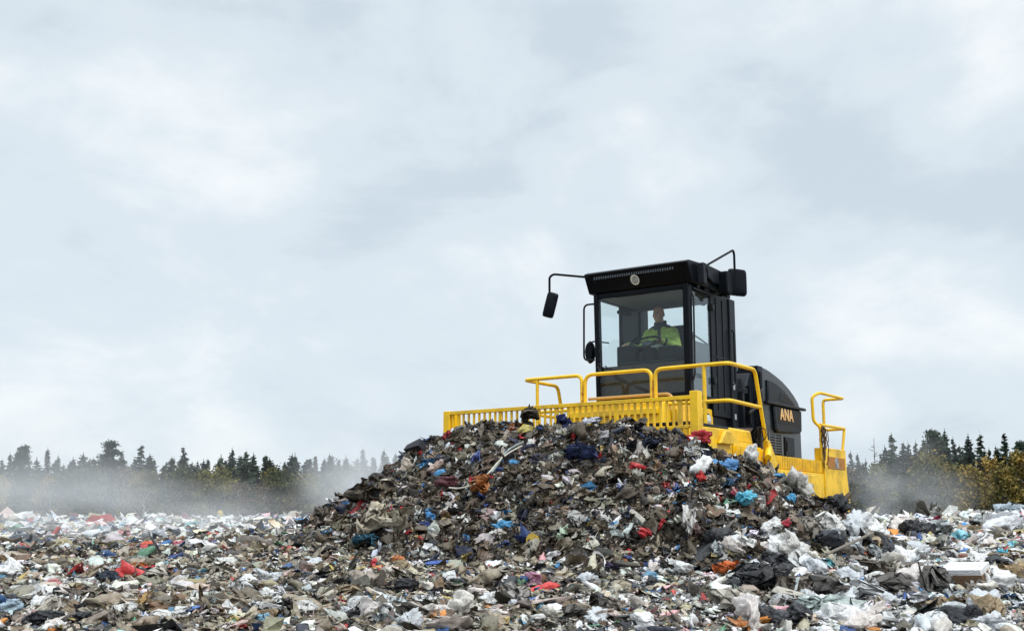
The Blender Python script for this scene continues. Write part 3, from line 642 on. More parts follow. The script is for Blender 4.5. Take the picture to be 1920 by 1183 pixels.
LIB_N = [soft(s_sheet(11, lr, 9)) if q_ % 2 else s_sheet(9, lr, 9) for q_ in range(18)] + [soft(s_rag(10, lr)) for _ in range(10)] + [soft(s_bag(2, lr)) for _ in range(4)] + [soft(s_bag(3, lr)) for _ in range(8)] + [s_strip(9, lr) for _ in range(4)] + [soft(s_fibre(lr)) for _ in range(6)] + [soft(s_bottle(lr))] + [s_sheet(6, lr, 5, .35) for _ in range(5)]
LIB_M = [soft(s_sheet(11, lr, 10, .6)) if q_ % 3 else s_sheet(9, lr, 10, .6) for q_ in range(20)] + [soft(s_rag(11, lr, .55)) for _ in range(14)] + [soft(s_bag(3, lr)) for _ in range(6)] + [s_strip(9, lr) for _ in range(6)] + [soft(s_fibre(lr, 9)) for _ in range(14)] + [s_sheet(6, lr, 6, .5) for _ in range(6)]
LIB_S = [s_sheet(4, lr, 3, .5) for _ in range(12)] + [s_strip(5, lr, .12) for _ in range(5)] + [s_fibre(lr, 3) for _ in range(3)]
LIB_F = [s_sheet(6, lr, 7) for _ in range(16)] + [soft(s_rag(6, lr)) for _ in range(6)] + [soft(s_bag(2, lr)) for _ in range(4)] + [s_strip(5, lr) for _ in range(3)] + [s_sheet(4, lr, 3, .35) for _ in range(6)]

def palette(spec):
    c = np.array([s[1:4] for s in spec]); w = np.array([s[0] for s in spec], float); g = np.array([s[4] if len(s) > 4 else .6 for s in spec]); return c, w / w.sum(), g
PAL_FIELD = palette([(46, .80, .80, .78), (14, .62, .60, .55), (7, .38, .35, .30), (11, .52, .45, .34), (5, .17, .15, .125), (6, .018, .019, .024, .4), (4, .04, .047, .065, .5), (2., .08, .24, .50), (1.6, .03, .07, .22), (1.6, .60, .06, .05), (.3, .62, .24, .05), (.6, .55, .44, .18), (.35, .12, .30, .18), (1.8, .70, .40, .42), (1.4, .22, .48, .56), (3, .22, .15, .09), (4, .60, .66, .70)])
PAL_MOUND = palette([(26, .070, .052, .034), (22, .125, .095, .063), (13, .026, .021, .016), (11, .20, .165, .12), (10, .36, .31, .24), (8, .54, .51, .46), (5, .72, .71, .68), (6, .016, .017, .021, .4), (4, .015, .022, .055, .7), (2., .03, .06, .20), (1.5, .07, .28, .55), (1.8, .50, .03, .035), (.35, .6, .2, .05), (.9, .42, .33, .14), (.4, .08, .20, .13), (3.5, .16, .095, .055), (1.2, .40, .28, .24)])
PAL_MIX = palette([(10, .66, .64, .60), (15, .46, .41, .33), (18, .29, .245, .18), (13, .15, .125, .095), (8, .06, .05, .04), (8, .025, .026, .03, .4), (7, .32, .26, .18), (1.8, .05, .12, .30), (1.4, .52, .05, .05), (.5, .55, .22, .05), (1, .48, .36, .12), (.8, .10, .26, .15), (1, .12, .28, .42), (1, .58, .40, .38), (4, .18, .11, .06)])
def scatter(name, label, x, y, z, nrm, size, pal_idx, lib, tilt, lift, rng, m):
    """merge many folded scraps into one mesh; colour per scrap, gloss in alpha"""
    n = len(x); k = rng.integers(0, len(lib), n); col = np.zeros((n, 4))
    for pi, (c, w, g) in enumerate((PAL_FIELD, PAL_MOUND, PAL_MIX)):
        s = np.where(pal_idx == pi)[0]; j = rng.choice(len(w), len(s), p=w); v = np.exp(rng.normal(size=(len(s), 1)) * .20) * (1 + rng.normal(size=(len(s), 3)) * .04)
        col[s, :3] = np.clip(c[j] * v, .005, .82); col[s, 3] = g[j] * rng.uniform(.7, 1.2, len(s))
    yaw = rng.uniform(0, 2 * math.pi, n)
    zn = nrm + rng.normal(size=(n, 3)) * tilt[:, None]; zn /= np.linalg.norm(zn, axis=1)[:, None]
    xa = np.stack([np.cos(yaw), np.sin(yaw), yaw * 0], -1); xa -= zn * (xa * zn).sum(1)[:, None]; xa /= np.linalg.norm(xa, axis=1)[:, None]; ya = np.cross(zn, xa)
    sx = size * rng.uniform(.8, 1.3, n); sy = size * rng.uniform(.55, 1.1, n); sz = size * rng.uniform(.5, 1.1, n) * (1 if name == 'mound_litter' else .85)
    pos = np.stack([x, y, z], -1) + zn * (size * lift)[:, None]
    Vs, Fs, Cs, Ss = [], [], [], []; o = 0
    for q, (P, f) in enumerate(lib):
        s = np.where(k == q)[0]
        if not len(s): continue
        W = (P[None, :, 0, None] * (xa * sx[:, None])[s][:, None, :] + P[None, :, 1, None] * (ya * sy[:, None])[s][:, None, :] + P[None, :, 2, None] * (zn * sz[:, None])[s][:, None, :]) + pos[s][:, None, :]
        nv = len(P); Vs.append(W.reshape(-1, 3)); Fs.append((f[None] + (np.arange(len(s)) * nv)[:, None, None]).reshape(-1, 4) + o); Cs.append(np.repeat(col[s], nv, 0)); Ss.append(np.full(len(f) * len(s), id(P) in SOFT)); o += nv * len(s)
    V = np.concatenate(Vs); Fs = np.concatenate(Fs); C = np.concatenate(Cs); Sm = np.concatenate(Ss)
    me = bpy.data.meshes.new(name); tri = Fs[:, 2] == Fs[:, 3]
    nq, nt_ = (~tri).sum(), tri.sum(); loops = np.concatenate([Fs[~tri].ravel(), Fs[tri][:, :3].ravel()]).astype(np.int32)
    me.vertices.add(len(V)); me.vertices.foreach_set('co', V.astype(np.float32).ravel()); me.loops.add(len(loops)); me.loops.foreach_set('vertex_index', loops); me.polygons.add(int(nq + nt_))
    me.polygons.foreach_set('loop_start', np.concatenate([np.arange(nq) * 4, nq * 4 + np.arange(nt_) * 3]).astype(np.int32)); me.polygons.foreach_set('use_smooth', np.concatenate([Sm[~tri], Sm[tri]])); me.update(calc_edges=True)
    at = me.color_attributes.new('Col', 'FLOAT_COLOR', 'POINT'); at.data.foreach_set('color', C.astype(np.float32).ravel())
    me.materials.append(m); ob = bpy.data.objects.new(name, me); COL.objects.link(ob); tag(ob, label, None, None, 'stuff'); return ob
def litter_mat(name, attr=True, col=None, rough=.55, dirt=.5, pat=30, trans=0.):
    m = bpy.data.materials.new(name); m.use_nodes = True; nt = m.node_tree; p = nt.nodes['Principled BSDF']; L = nt.links.new
    tc = nt.nodes.new('ShaderNodeTexCoord')
    if attr: a = nt.nodes.new('ShaderNodeVertexColor'); a.layer_name = 'Col'; csrc = a.outputs['Color']; L(a.outputs['Alpha'], p.inputs['Roughness'])
    else: a = nt.nodes.new('ShaderNodeRGB'); a.outputs[0].default_value = (*col, 1); csrc = a.outputs[0]; p.inputs['Roughness'].default_value = rough
    n = nt.nodes.new('ShaderNodeTexNoise'); n.inputs['Scale'].default_value = pat; n.inputs['Detail'].default_value = 5; n.inputs['Roughness'].default_value = .65; L(tc.outputs['Object'], n.inputs['Vector'])
    r = nt.nodes.new('ShaderNodeMapRange'); r.inputs[1].default_value = .3; r.inputs[2].default_value = .7; r.inputs[3].default_value = .68; r.inputs[4].default_value = 1.18; L(n.outputs['Fac'], r.inputs[0])
    x = nt.nodes.new('ShaderNodeMix'); x.data_type = 'RGBA'; x.blend_type = 'MULTIPLY'; x.inputs[0].default_value = 1; L(csrc, x.inputs[6]); L(r.outputs[0], x.inputs[7])
    n2 = nt.nodes.new('ShaderNodeTexNoise'); n2.inputs['Scale'].default_value = 7; n2.inputs['Detail'].default_value = 9; n2.inputs['Roughness'].default_value = .75; L(tc.outputs['Object'], n2.inputs['Vector'])
    r2 = nt.nodes.new('ShaderNodeMapRange'); r2.inputs[1].default_value = .48; r2.inputs[2].default_value = .70; r2.inputs[4].default_value = dirt; L(n2.outputs['Fac'], r2.inputs[0])
    y = nt.nodes.new('ShaderNodeMix'); y.data_type = 'RGBA'; L(r2.outputs[0], y.inputs[0]); L(x.outputs[2], y.inputs[6]); y.inputs[7].default_value = (.115, .092, .068, 1)
    L(y.outputs[2], p.inputs['Base Color']); p.inputs['Specular IOR Level'].default_value = .45
    vo = nt.nodes.new('ShaderNodeTexVoronoi'); vo.feature = 'F1'; vo.inputs['Scale'].default_value = 34 if attr else 6.5; vo.inputs['Randomness'].default_value = 1
    wp = nt.nodes.new('ShaderNodeMix'); wp.data_type = 'VECTOR'; wp.inputs[0].default_value = .06; L(tc.outputs['Object'], wp.inputs[4]); L(n.outputs['Color'], wp.inputs[5]); L(wp.outputs[1], vo.inputs['Vector'])
    bp = nt.nodes.new('ShaderNodeBump'); bp.inputs['Strength'].default_value = .6 if attr else .4; bp.inputs['Distance'].default_value = .012 if attr else .04; L(vo.outputs['Distance'], bp.inputs['Height'])
    b2 = nt.nodes.new('ShaderNodeBump'); b2.inputs['Strength'].default_value = .35; b2.inputs['Distance'].default_value = .01; L(n.outputs['Fac'], b2.inputs['Height']); L(bp.outputs[0], b2.inputs['Normal']); bp = b2; L(bp.outputs[0], p.inputs['Normal'])
    return m
ML = litter_mat('litter_scraps', dirt=.22); MLM = litter_mat('mound_scraps', dirt=.6)
def normals(x, y):
    e = .06; gx = (height(x + e, y) - height(x - e, y)) / (2 * e); gy = (height(x, y + e) - height(x, y - e)) / (2 * e)
    n = np.stack([-gx, -gy, gx * 0 + 1], -1); return n / np.linalg.norm(n, axis=1)[:, None]
def in_machine(x, y):
    a, bb = to_ab(x, y); return (np.abs(a) < 1.9) & (bb > -.06) & (bb < 6.5)
def slopes_boost(x, y): return 1 / np.clip(normals(x, y)[:, 2], .4, 1)
sr = np.random.default_rng(5)
def sample(y0, y1, dens, half=.47, pad=1.2):
    n = int((y1 - y0) * dens * 2 * (half * (y0 + y1) / 2 + pad)); y = sr.uniform(y0, y1, n * 2); hw = half * y + pad
    keep = sr.random(n * 2) < hw / (half * y1 + pad); y = y[keep][:n]; hw = half * y + pad; x = sr.uniform(-1, 1, len(y)) * hw; return x, y
def mixzone(x, y):
    # 0 pale litter, 2 soiled litter: centre and lower left of the foreground
    d = np.clip((17 - y) / 4, 0, 1) * np.clip((1.9 + .15 * N2(x, y) * 3 - x) / 1.6, 0, 1) * np.where(x < -3, .52, 1) + .25 * np.clip((24 - y) / 8, 0, 1) * (x < 0)
    return sr.random(len(x)) < np.clip(d, .06, .95)
def field(name, label, bands, lib, smin, smed, sg, tiltv, lift=.12):
    xs_, ys_, ss = [], [], []
    for y0, y1, dens, sm in bands:
        x, y = sample(y0, y1, dens); s = np.clip(sm * np.exp(sr.normal(size=len(x)) * sg), smin, sm * 4.2); xs_.append(x); ys_.append(y); ss.append(s)
    x, y, s = map(np.concatenate, (xs_, ys_, ss)); mo = is_mound(x, y); k = ~in_machine(x, y) & (sr.random(len(x)) > mo * .98)
    x, y, s, mo = x[k], y[k], s[k], mo[k]; z = height(x, y); pal = np.where(sr.random(len(x)) < mo * 1.3, 1, np.where(mixzone(x, y), 2, 0))
    return scatter(name, label, x, y, z, normals(x, y), s, pal, lib, np.full(len(x), tiltv), lift, sr, ML)
field('litter', 'pale mixed rubbish strewn in front of the mound', [(6.3, 9, 390, .043), (9, 12, 390, .043), (12, 16, 260, .052)], LIB_N, .016, .05, .55, .42)
field('litter', 'small scraps of film and paper strewn among the larger rubbish', [(6.3, 9, 330, .017), (9, 12, 330, .018), (12, 16, 200, .024)], LIB_S, .008, .02, .4, .6, .8)
field('litter', 'pale plastic rubbish spread over the far landfill surface', [(16, 24, 150, .066), (24, 34, 75, .095), (34, 50, 40, .125)], LIB_F, .03, .1, .5, .40)
# mound
def mound_pts(n):
    x = sr.uniform(-6.5, 7, n); y = sr.uniform(9.3, 19, n); mo = is_mound(x, y); k = (sr.random(n) < mo) & ~in_machine(x, y); x, y = x[k], y[k]
    sb = slopes_boost(x, y); k = sr.random(len(x)) < sb / 2.5; return x[k], y[k]
x, y = mound_pts(200000); n_ = len(x); s = np.clip(.042 * np.exp(sr.normal(size=n_) * .60), .012, .16)
scatter('mound_litter', 'dark soiled rubbish heaped into a mound before the blade', x, y, height(x, y), normals(x, y), s, np.where(sr.random(n_) < .94, 1, 0), LIB_M, np.full(n_, .75), .25, sr, MLM)
x, y = mound_pts(150000); k_ = len(x); scatter('mound_litter', 'fine shreds and fibres all over the dark mound', x, y, height(x, y), normals(x, y), np.clip(.015 * np.exp(sr.normal(size=k_) * .45), .006, .05), np.where(sr.random(k_) < .85, 1, 2), LIB_S, np.full(k_, .8), 1.6, sr, MLM)
print('mound scraps', n_)

# ---------------------------------------------------------------- single pieces of rubbish
def march(px, py):
    d = ray(px, py); t = np.arange(6, 60, .02); P = EYE + t[:, None] * d; h = height(P[:, 0], P[:, 1]); k = np.where((P[:, 2] < h) & ~in_machine(P[:, 0], P[:, 1]))[0]
    if len(k): return P[k[0]], t[k[0]]
    g = P[:, 2] - h + 100 * ((P[:, 1] < 12) | in_machine(P[:, 0], P[:, 1])); j = np.argmin(g); return P[j], t[j]
HEROMAT = {}
def hmat(col, rough, dirt=.35):
    if max(col) < .04: dirt = .10
    key = (tuple(col), rough, dirt)
    if key not in HEROMAT: HEROMAT[key] = litter_mat('rubbish_%d' % len(HEROMAT), False, col, rough, dirt, 26)
    return HEROMAT[key]
def np_obj(name, P, Fs, m):
    me = bpy.data.meshes.new(name); tri = Fs[:, 2] == Fs[:, 3]
    me.from_pydata(P.tolist(), [], [tuple(f[:3]) if t else tuple(f) for f, t in zip(Fs.tolist(), tri)]); me.polygons.foreach_set('use_smooth', [True] * len(me.polygons)); me.materials.append(m)
    o = bpy.data.objects.new(name, me); COL.objects.link(o); return o
hr_ = np.random.default_rng(33)
def seat(o, p, size, sc, yaw, tilt=None, lift=.2):
    n = Vector(normals(np.array([p[0]]), np.array([p[1]]))[0]); q = n.to_track_quat('Z', 'Y')
    o.rotation_mode = 'QUATERNION'; o.rotation_quaternion = q @ Matrix.Rotation(yaw, 3, 'Z').to_quaternion() @ (Matrix.Rotation(tilt or 0, 3, 'X').to_quaternion())
    o.scale = (size * sc[0], size * sc[1], size * sc[2]); z = float(height(p[0], p[1])); o.location = Vector((p[0], p[1], z)) + n * size * sc[2] * lift
W_ = (.74, .74, .72); G_ = (.42, .41, .38); K_ = (.010, .011, .015); BE = (.45, .39, .29)
HERO = [  # name, shape, px, py, width px, colour, rough, (sx,sy,sz), tilt deg, label, category
 ('plastic_bag', 'bag', 1302, 838, 52, (.62, .035, .045), .5, (1, .8, 1), 0, 'crumpled bright red bag on the crest right of the blade', 'bag'),
 ('cloth_scrap', 'rag', 846, 829, 32, (.36, .02, .03), .8, (1, .6, 1), 20, 'dark red cloth scrap below the left end of the blade screen', 'cloth'),
 ('foam_piece', 'box', 853, 818, 22, (.8, .8, .8), .7, (1, .7, 1.2), 25, 'white foam wedge lying on the dark red cloth by the screen', 'foam'),
 ('plastic_scrap', 'sheet', 1080, 826, 20, (.66, .04, .04), .4, (.8, 1, 1), 40, 'small upright red plastic scrap near the middle of the mound crest', 'plastic'),
 ('denim_cloth', 'rag', 1092, 868, 62, (.016, .03, .10), .85, (1, .45, .9), 0, 'long navy denim cloth slanting down the middle of the mound', 'cloth'),
 ('cushion', 'bag', 838, 919, 56, (.12, .035, .045), .75, (1, .42, .7), 0, 'long maroon cushion half buried left on the mound', 'cushion'),
 ('torn_crate', 'sheet', 905, 925, 40, (.40, .13, .03), .55, (.9, 1, 1), 30, 'torn rust orange sheet hanging beside the white hose', 'plastic'),
 ('plastic_bag', 'bag', 808, 978, 24, (.04, .22, .50), .45, (1, .9, 1), 0, 'blue bag below the maroon cushion', 'bag'),
 ('plastic_bag', 'bag', 946, 996, 34, (.10, .38, .66), .4, (1, .8, 1), 0, 'light blue shiny bag low in the middle of the mound', 'bag'),
 ('plastic_scrap', 'sheet', 951, 970, 22, (.04, .22, .46), .45, (1, .8, 1), 0, 'small dark blue wrapper above the light blue bag', 'plastic'),
 ('plastic_bag', 'bag', 1393, 950, 48, (.10, .46, .62), .45, (1, .7, 1), 0, 'turquoise bag spilling pale contents on the right flank', 'bag'),
 ('cloth_scrap', 'sheet', 1310, 902, 26, (.60, .03, .03), .6, (1, .9, 1), 10, 'bright red rag in the middle of the right flank', 'cloth'),
 ('plastic_bag', 'bag', 1338, 880, 26, (.10, .30, .58), .45, (1, .8, 1), 0, 'blue bag under the red bag, left of a pair', 'bag'),
 ('plastic_bag', 'bag', 1369, 883, 32, (.09, .27, .55), .45, (1, .8, 1), 0, 'blue bag below the wing panel, right of a pair', 'bag'),
 ('cushion', 'bag', 1470, 993, 32, (.38, .02, .04), .7, (.9, 1, .9), 50, 'round dark red cushion at the right foot of the mound', 'cushion'),
 ('bed_sheet', 'rag', 1291, 992, 66, (.60, .58, .54), .8, (.35, 1, .8), 0, 'long dirty white sheet hanging down the lower right mound', 'sheet'),
 ('plastic_bag', 'bag', 1441, 1003, 46, W_, .5, (.9, 1, .9), 0, 'white bag left of the round dark red cushion', 'bag'),
 ('cloth_scrap', 'rag', 1242, 993, 26, (.55, .03, .04), .7, (.6, 1, 1), 0, 'narrow red cloth low on the mound left of the long white sheet', 'cloth'),
 ('towel', 'rag', 690, 1022, 46, (.02, .10, .15), .85, (1, .8, 1), 0, 'teal towel at the left foot of the mound', 'cloth'),
 ('sacking', 'sheet', 735, 1000, 90, (.42, .37, .28), .85, (1, .5, .8), 0, 'broad beige sacking folded low on the left flank', 'sacking'),
 ('sacking', 'sheet', 712, 984, 50, (.50, .44, .34), .85, (.8, 1, .8), 10, 'pale beige sacking flap above the broad one', 'sacking'),
 ('tarpaulin', 'rag', 690, 945, 84, (.13, .105, .075), .85, (1, .45, .8), 0, 'grey brown tarpaulin draped on the left shoulder of the mound', 'tarpaulin'),
 ('rag_bundle', 'rag', 988, 788, 50, (.10, .085, .065), .9, (1, .8, 1.3), 0, 'grey rag bundle sticking up against the blade screen', 'cloth'),
 ('black_sack', 'bag', 1556, 946, 66, K_, .4, (1, .5, .8), 0, 'black sack lying below the rear corner panel of the compactor', 'sack'),
 ('dark_box', 'box', 786, 850, 30, (.02, .02, .025), .6, (1, .8, 1.5), 8, 'dark box perched at the upper left edge of the mound', 'box'),
 ('wrapper', 'sheet', 897, 866, 34, (.10, .14, .38), .4, (.5, 1, .8), 0, 'violet blue wrapper left of the mound centre', 'wrapper'),
 ('plastic_scrap', 'sheet', 985, 816, 34, (.60, .50, .16), .6, (1, .5, .8), 0, 'pale yellow strip just under the grey rag bundle', 'plastic'),
 ('plastic_scrap', 'sheet', 963, 811, 16, (.70, .18, .05), .5, (1, .8, 1), 0, 'small orange scrap left of the pale yellow strip', 'plastic'),
 ('plastic_bag', 'sheet', 1058, 1012, 34, (.40, .50, .36), .45, (.8, 1, .9), 0, 'pale green bag at the foot of the mound centre', 'bag'),
 ('clear_film', 'sheet', 1085, 986, 40, (.40, .39, .37), .35, (.9, 1, .9), 0, 'grey clear film bag above the pale green bag', 'film'),
 ('food_tub', 'tub', 1003, 1018, 22, (.55, .36, .04), .5, (1, 1, 1), 40, 'yellow food tub with black bottom below the light blue bag', 'tub'),
 ('cloth_scrap', 'rag', 1360, 915, 38, (.03, .09, .17), .8, (1, .4, .8), 0, 'dark blue rag below the bright red rag', 'cloth'),
 ('cloth_scrap', 'rag', 1375, 932, 26, (.30, .03, .06), .8, (1, .7, .8), 0, 'crimson cloth just above the turquoise bag', 'cloth'),
 ('plastic_bag', 'bag', 1480, 942, 22, (.05, .28, .50), .4, (.8, 1, 1), 0, 'blue bag at the right edge of the mound, below the step', 'bag'),
 ('white_bag', 'bag', 1398, 874, 52, (.62, .61, .58), .55, (1, .7, 1.2), 0, 'dirty white film bundle against the yellow step grating', 'bag'),
 ('white_bag', 'bag', 1492, 925, 60, (.55, .53, .49), .55, (1, .8, 1), 0, 'grey white bag below the drum guard of the compactor', 'bag'),
 ('plastic_bag', 'sheet', 1115, 806, 36, (.62, .62, .70), .5, (1, .7, 1), 0, 'lilac white bag on the crest in front of the screen', 'bag'),
 ('cloth_scrap', 'rag', 1058, 806, 44, (.02, .03, .12), .85, (1, .6, 1), 0, 'dark blue cloth on the crest left of the lilac white bag', 'cloth'),
 ('rag_bundle', 'bag', 1197, 800, 40, (.09, .075, .06), .9, (1, .6, 1), 0, 'brown rag roll on the crest before the cab', 'cloth'),
 ('cloth_scrap', 'rag', 1215, 845, 40, (.015, .025, .06), .85, (1, .8, 1), 0, 'midnight blue cloth left of the bright red bag', 'cloth'),
 ('pot_lid', 'lid', 820, 1066, 42, (.05, .12, .42), .45, (1, 1, 1), 0, 'flat round blue lid before the mound', 'lid'),
 ('plastic_scrap', 'sheet', 702, 1061, 26, (.55, .03, .04), .5, (1, .7, 1), 0, 'red scrap right of centre below the teal towel', 'plastic'),
 ('plastic_bag', 'bag', 1002, 1100, 58, (.62, .30, .42), .4, (1, .6, 1), 0, 'pink translucent bag in the middle foreground', 'bag'),
 ('rag_bundle', 'bag', 870, 1152, 104, (.66, .63, .57), .85, (1, .7, .9), 0, 'big whitish rag wad at the bottom centre', 'cloth'),
 ('plastic_net', 'sheet', 1360, 1076, 56, (.68, .15, .03), .5, (1, .55, 1), 0, 'bright orange net bag in the right foreground', 'net'),
 ('board', 'box', 1258, 1128, 38, (.32, .025, .025), .6, (1, .3, .25), 10, 'flat red board lying left of the black sheet', 'board'),
 ('plastic_bag', 'bag', 1600, 1176, 50, (.03, .20, .62), .4, (1, .7, 1), 0, 'vivid blue bag at the bottom edge', 'bag'),
 ('plastic_film', 'sheet', 1555, 1153, 110, (.58, .66, .62), .4, (1, .5, .7), 0, 'pale mint film sheet spread above the vivid blue bag', 'film'),
 ('black_sack', 'rag', 1425, 1103, 110, K_, .35, (1, .4, .9), 0, 'black plastic sheet crumpled flat in the right foreground', 'sack'),
 ('black_sack', 'bag', 1452, 1172, 90, (.03, .032, .038), .35, (1, .6, .8), 0, 'black sack at the bottom edge left of the vivid blue bag', 'sack'),
 ('foam_block', 'block', 1815, 1104, 66, (.80, .80, .80), .7, (1, .7, .5), 6, 'white topped foam block with brown side at the right', 'foam block'),
 ('plank', 'box', 1812, 1127, 70, (.55, .10, .05), .6, (1, .10, .08), 0, 'orange red plank lying before the foam block', 'plank'),
 ('wrapper', 'sheet', 1677, 1077, 32, (.75, .25, .03), .45, (1, .9, 1), 30, 'orange and yellow wrapper among black bags', 'wrapper'),
 ('white_bag', 'bag', 1790, 1078, 48, (.78, .78, .77), .6, (1, .8, 1.1), 0, 'round white bag just behind the foam block', 'bag'),
 ('white_bag', 'bag', 1880, 1005, 90, (.72, .74, .77), .5, (1, .7, 1), 0, 'large white bag heap by the right border', 'bag'),
 ('cardboard', 'sheet', 1893, 1085, 80, (.42, .30, .17), .85, (1, .6, .8), 0, 'torn brown cardboard at the right border', 'cardboard'),
 ('carton', 'box', 1812, 1058, 34, (.20, .08, .05), .7, (1, .6, 1), 5, 'red brown carton behind the round white bag', 'carton'),
 ('plastic_bag', 'bag', 1880, 1042, 26, (.08, .45, .60), .45, (.7, 1, 1), 0, 'turquoise bag between brown cardboard and large white bag', 'bag'),
 ('black_sack', 'bag', 1722, 1003, 64, K_, .35, (1, .6, .9), 0, 'shiny black sack under a white flap on the right', 'sack'),
 ('black_sack', 'bag', 1655, 1035, 56, (.02, .022, .03), .35, (1, .7, .9), 0, 'black sack left of the grey white wad', 'sack'),
 ('white_bag', 'rag', 1695, 1042, 50, (.58, .57, .53), .6, (1, .9, 1.2), 0, 'grey white wad between black sacks', 'bag'),
 ('plastic_bag', 'bag', 1653, 991, 22, (.08, .30, .62), .4, (1, .7, 1), 0, 'sky blue bag beside a pink one on the right', 'bag'),
 ('plastic_bag', 'sheet', 1674, 990, 24, (.72, .22, .46), .45, (1, .6, 1), 0, 'hot pink wrapper right of the sky blue bag', 'wrapper'),
 ('cloth_scrap', 'rag', 1757, 978, 24, (.36, .02, .08), .7, (1, .7, 1), 0, 'dark crimson cloth on the far right litter', 'cloth'),
 ('black_sack', 'rag', 1765, 1002, 50, (.03, .03, .035), .4, (1, .5, .8), 0, 'black flattened sack right of the shiny black one', 'sack'),
 ('plastic_film', 'sheet', 1898, 952, 60, (.42, .50, .56), .4, (1, .4, .9), 0, 'pale blue film roll on the crest at the right border', 'film'),
 ('white_bag', 'sheet', 1758, 938, 34, (.68, .66, .62), .6, (1, .7, 1.6), 30, 'white sheet peaking on the right crest before the birches', 'sheet'),
 ('rag_bundle', 'bag', 1735, 946, 44, (.08, .075, .06), .9, (1, .8, 1.6), 0, 'dark heap of rags on the right crest left of the white peak', 'cloth'),
 ('plastic_scrap', 'sheet', 1486, 1072, 18, (.04, .34, .12), .5, (1, .7, 1), 0, 'green scrap right of the lime wrapper', 'plastic'),
 ('wrapper', 'sheet', 1457, 1073, 22, (.50, .50, .06), .5, (1, .7, 1), 0, 'lime yellow wrapper right of the orange net bag', 'wrapper'),
 ('cloth_scrap', 'rag', 1543, 1066, 44, (.10, .36, .42), .8, (.7, 1, 1), 0, 'teal cloth in the right foreground beside a red scrap', 'cloth'),
 ('cloth_scrap', 'sheet', 1562, 1074, 22, (.48, .04, .06), .7, (1, .8, 1), 0, 'red scrap touching the teal cloth', 'cloth'),
 ('plastic_bag', 'sheet', 1500, 1092, 34, (.22, .26, .56), .5, (1, .6, 1), 0, 'violet blue bag below the green scrap', 'bag'),
 ('black_sack', 'bag', 1545, 1028, 86, (.02, .024, .034), .45, (1, .45, .8), 0, 'dark navy sack right below the mound foot', 'sack'),
 ('white_bag', 'bag', 1480, 1040, 70, (.62, .60, .56), .6, (1, .7, 1), 0, 'off white bag left of the dark navy sack', 'bag'),
 ('white_bag', 'bag', 1282, 1076, 46, (.66, .66, .65), .55, (1, .8, 1), 0, 'round greyish white bag left of the orange net bag', 'bag'),
 ('cloth_scrap', 'sheet', 1225, 1066, 34, (.03, .07, .20), .6, (1, .7, 1), 0, 'royal blue scrap below the mound left of the round white bag', 'cloth'),
 ('cloth_scrap', 'rag', 1152, 1070, 34, (.05, .04, .09), .85, (1, .6, 1), 0, 'dark purple cloth left of the royal blue scrap', 'cloth'),
 ('cloth_scrap', 'bag', 280, 1034, 38, (.70, .14, .07), .65, (1, .6, 1), 0, 'orange red cloth heap in the left field', 'cloth'),
 ('plastic_scrap', 'sheet', 261, 1067, 30, (.70, .22, .06), .5, (1, .5, 1), 0, 'flat orange scrap below the orange red heap', 'plastic'),
 ('plastic_scrap', 'sheet', 286, 1066, 14, (.60, .05, .08), .5, (.8, 1, 1), 20, 'small red scrap right of the flat orange one', 'plastic'),
 ('plastic_bag', 'bag', 95, 1105, 42, (.72, .36, .38), .5, (1, .6, 1), 0, 'pink bag in the lower left', 'bag'),
 ('plastic_bag', 'sheet', 165, 1104, 34, (.70, .50, .52), .5, (1, .5, 1), 0, 'pale pink film right of the pink bag', 'film'),
 ('plastic_bag', 'bag', 333, 1026, 26, (.62, .20, .26), .5, (1, .7, 1), 0, 'rose bag right of the orange red heap', 'bag'),
 ('plastic_bag', 'sheet', 345, 971, 32, (.70, .24, .32), .5, (1, .5, 1.3), 0, 'pink sheet on the far left crest', 'sheet'),
 ('canister', 'canister', 412, 971, 13, (.60, .42, .02), .5, (1, 1, 1), 0, 'yellow canister standing on the far left crest', 'canister'),
 ('white_bag', 'bag', 274, 970, 24, (.72, .72, .70), .6, (1, .8, 1.5), 0, 'round white bag standing out on the far left crest', 'bag'),
 ('plastic_bag', 'bag', 195, 997, 22, (.16, .46, .56), .5, (1, .7, 1), 0, 'cyan bag in the hazy far left', 'bag'),
 ('sacking', 'box', 358, 1103, 50, (.34, .28, .15), .85, (1, .5, .7), 6, 'olive brown sack box in the left foreground', 'sack'),
 ('plastic_bag', 'sheet', 672, 1140, 22, (.06, .28, .52), .5, (1, .8, 1), 0, 'blue scrap low left of the big rag wad', 'plastic'),
 ('plastic_bag', 'sheet', 490, 1166, 36, (.30, .55, .72), .4, (1, .5, 1), 0, 'light blue film at the lower edge left of centre', 'film'),
 ('cream_box', 'box', 176, 974, 24, (.62, .54, .36), .7, (1, .6, 1.2), 4, 'cream box on the far left crest', 'box'),
 ('cloth_scrap', 'rag', 200, 1094, 44, (.035, .05, .075), .85, (1, .6, 1), 0, 'slate blue cloth right of the pale pink film', 'cloth'),
 ('plastic_bag', 'bag', 16, 1146, 44, (.40, .52, .62), .45, (1, .7, 1), 0, 'pale blue bag at the left border', 'bag'),
 ('cloth_scrap', 'rag', 395, 1031, 34, (.05, .08, .20), .8, (1, .6, 1), 0, 'navy rag right of the rose bag', 'cloth'),
 ('plastic_bag', 'bag', 60, 1160, 30, (.66, .28, .28), .5, (1, .7, 1), 0, 'coral bag near the lower left corner', 'bag'),
 ('upright_bag', 'sheet', 1118, 1152, 50, (.06, .05, .045), .6, (.6, 1, 1.6), 60, 'dark brown bag sticking up in the bottom centre', 'bag'),
]
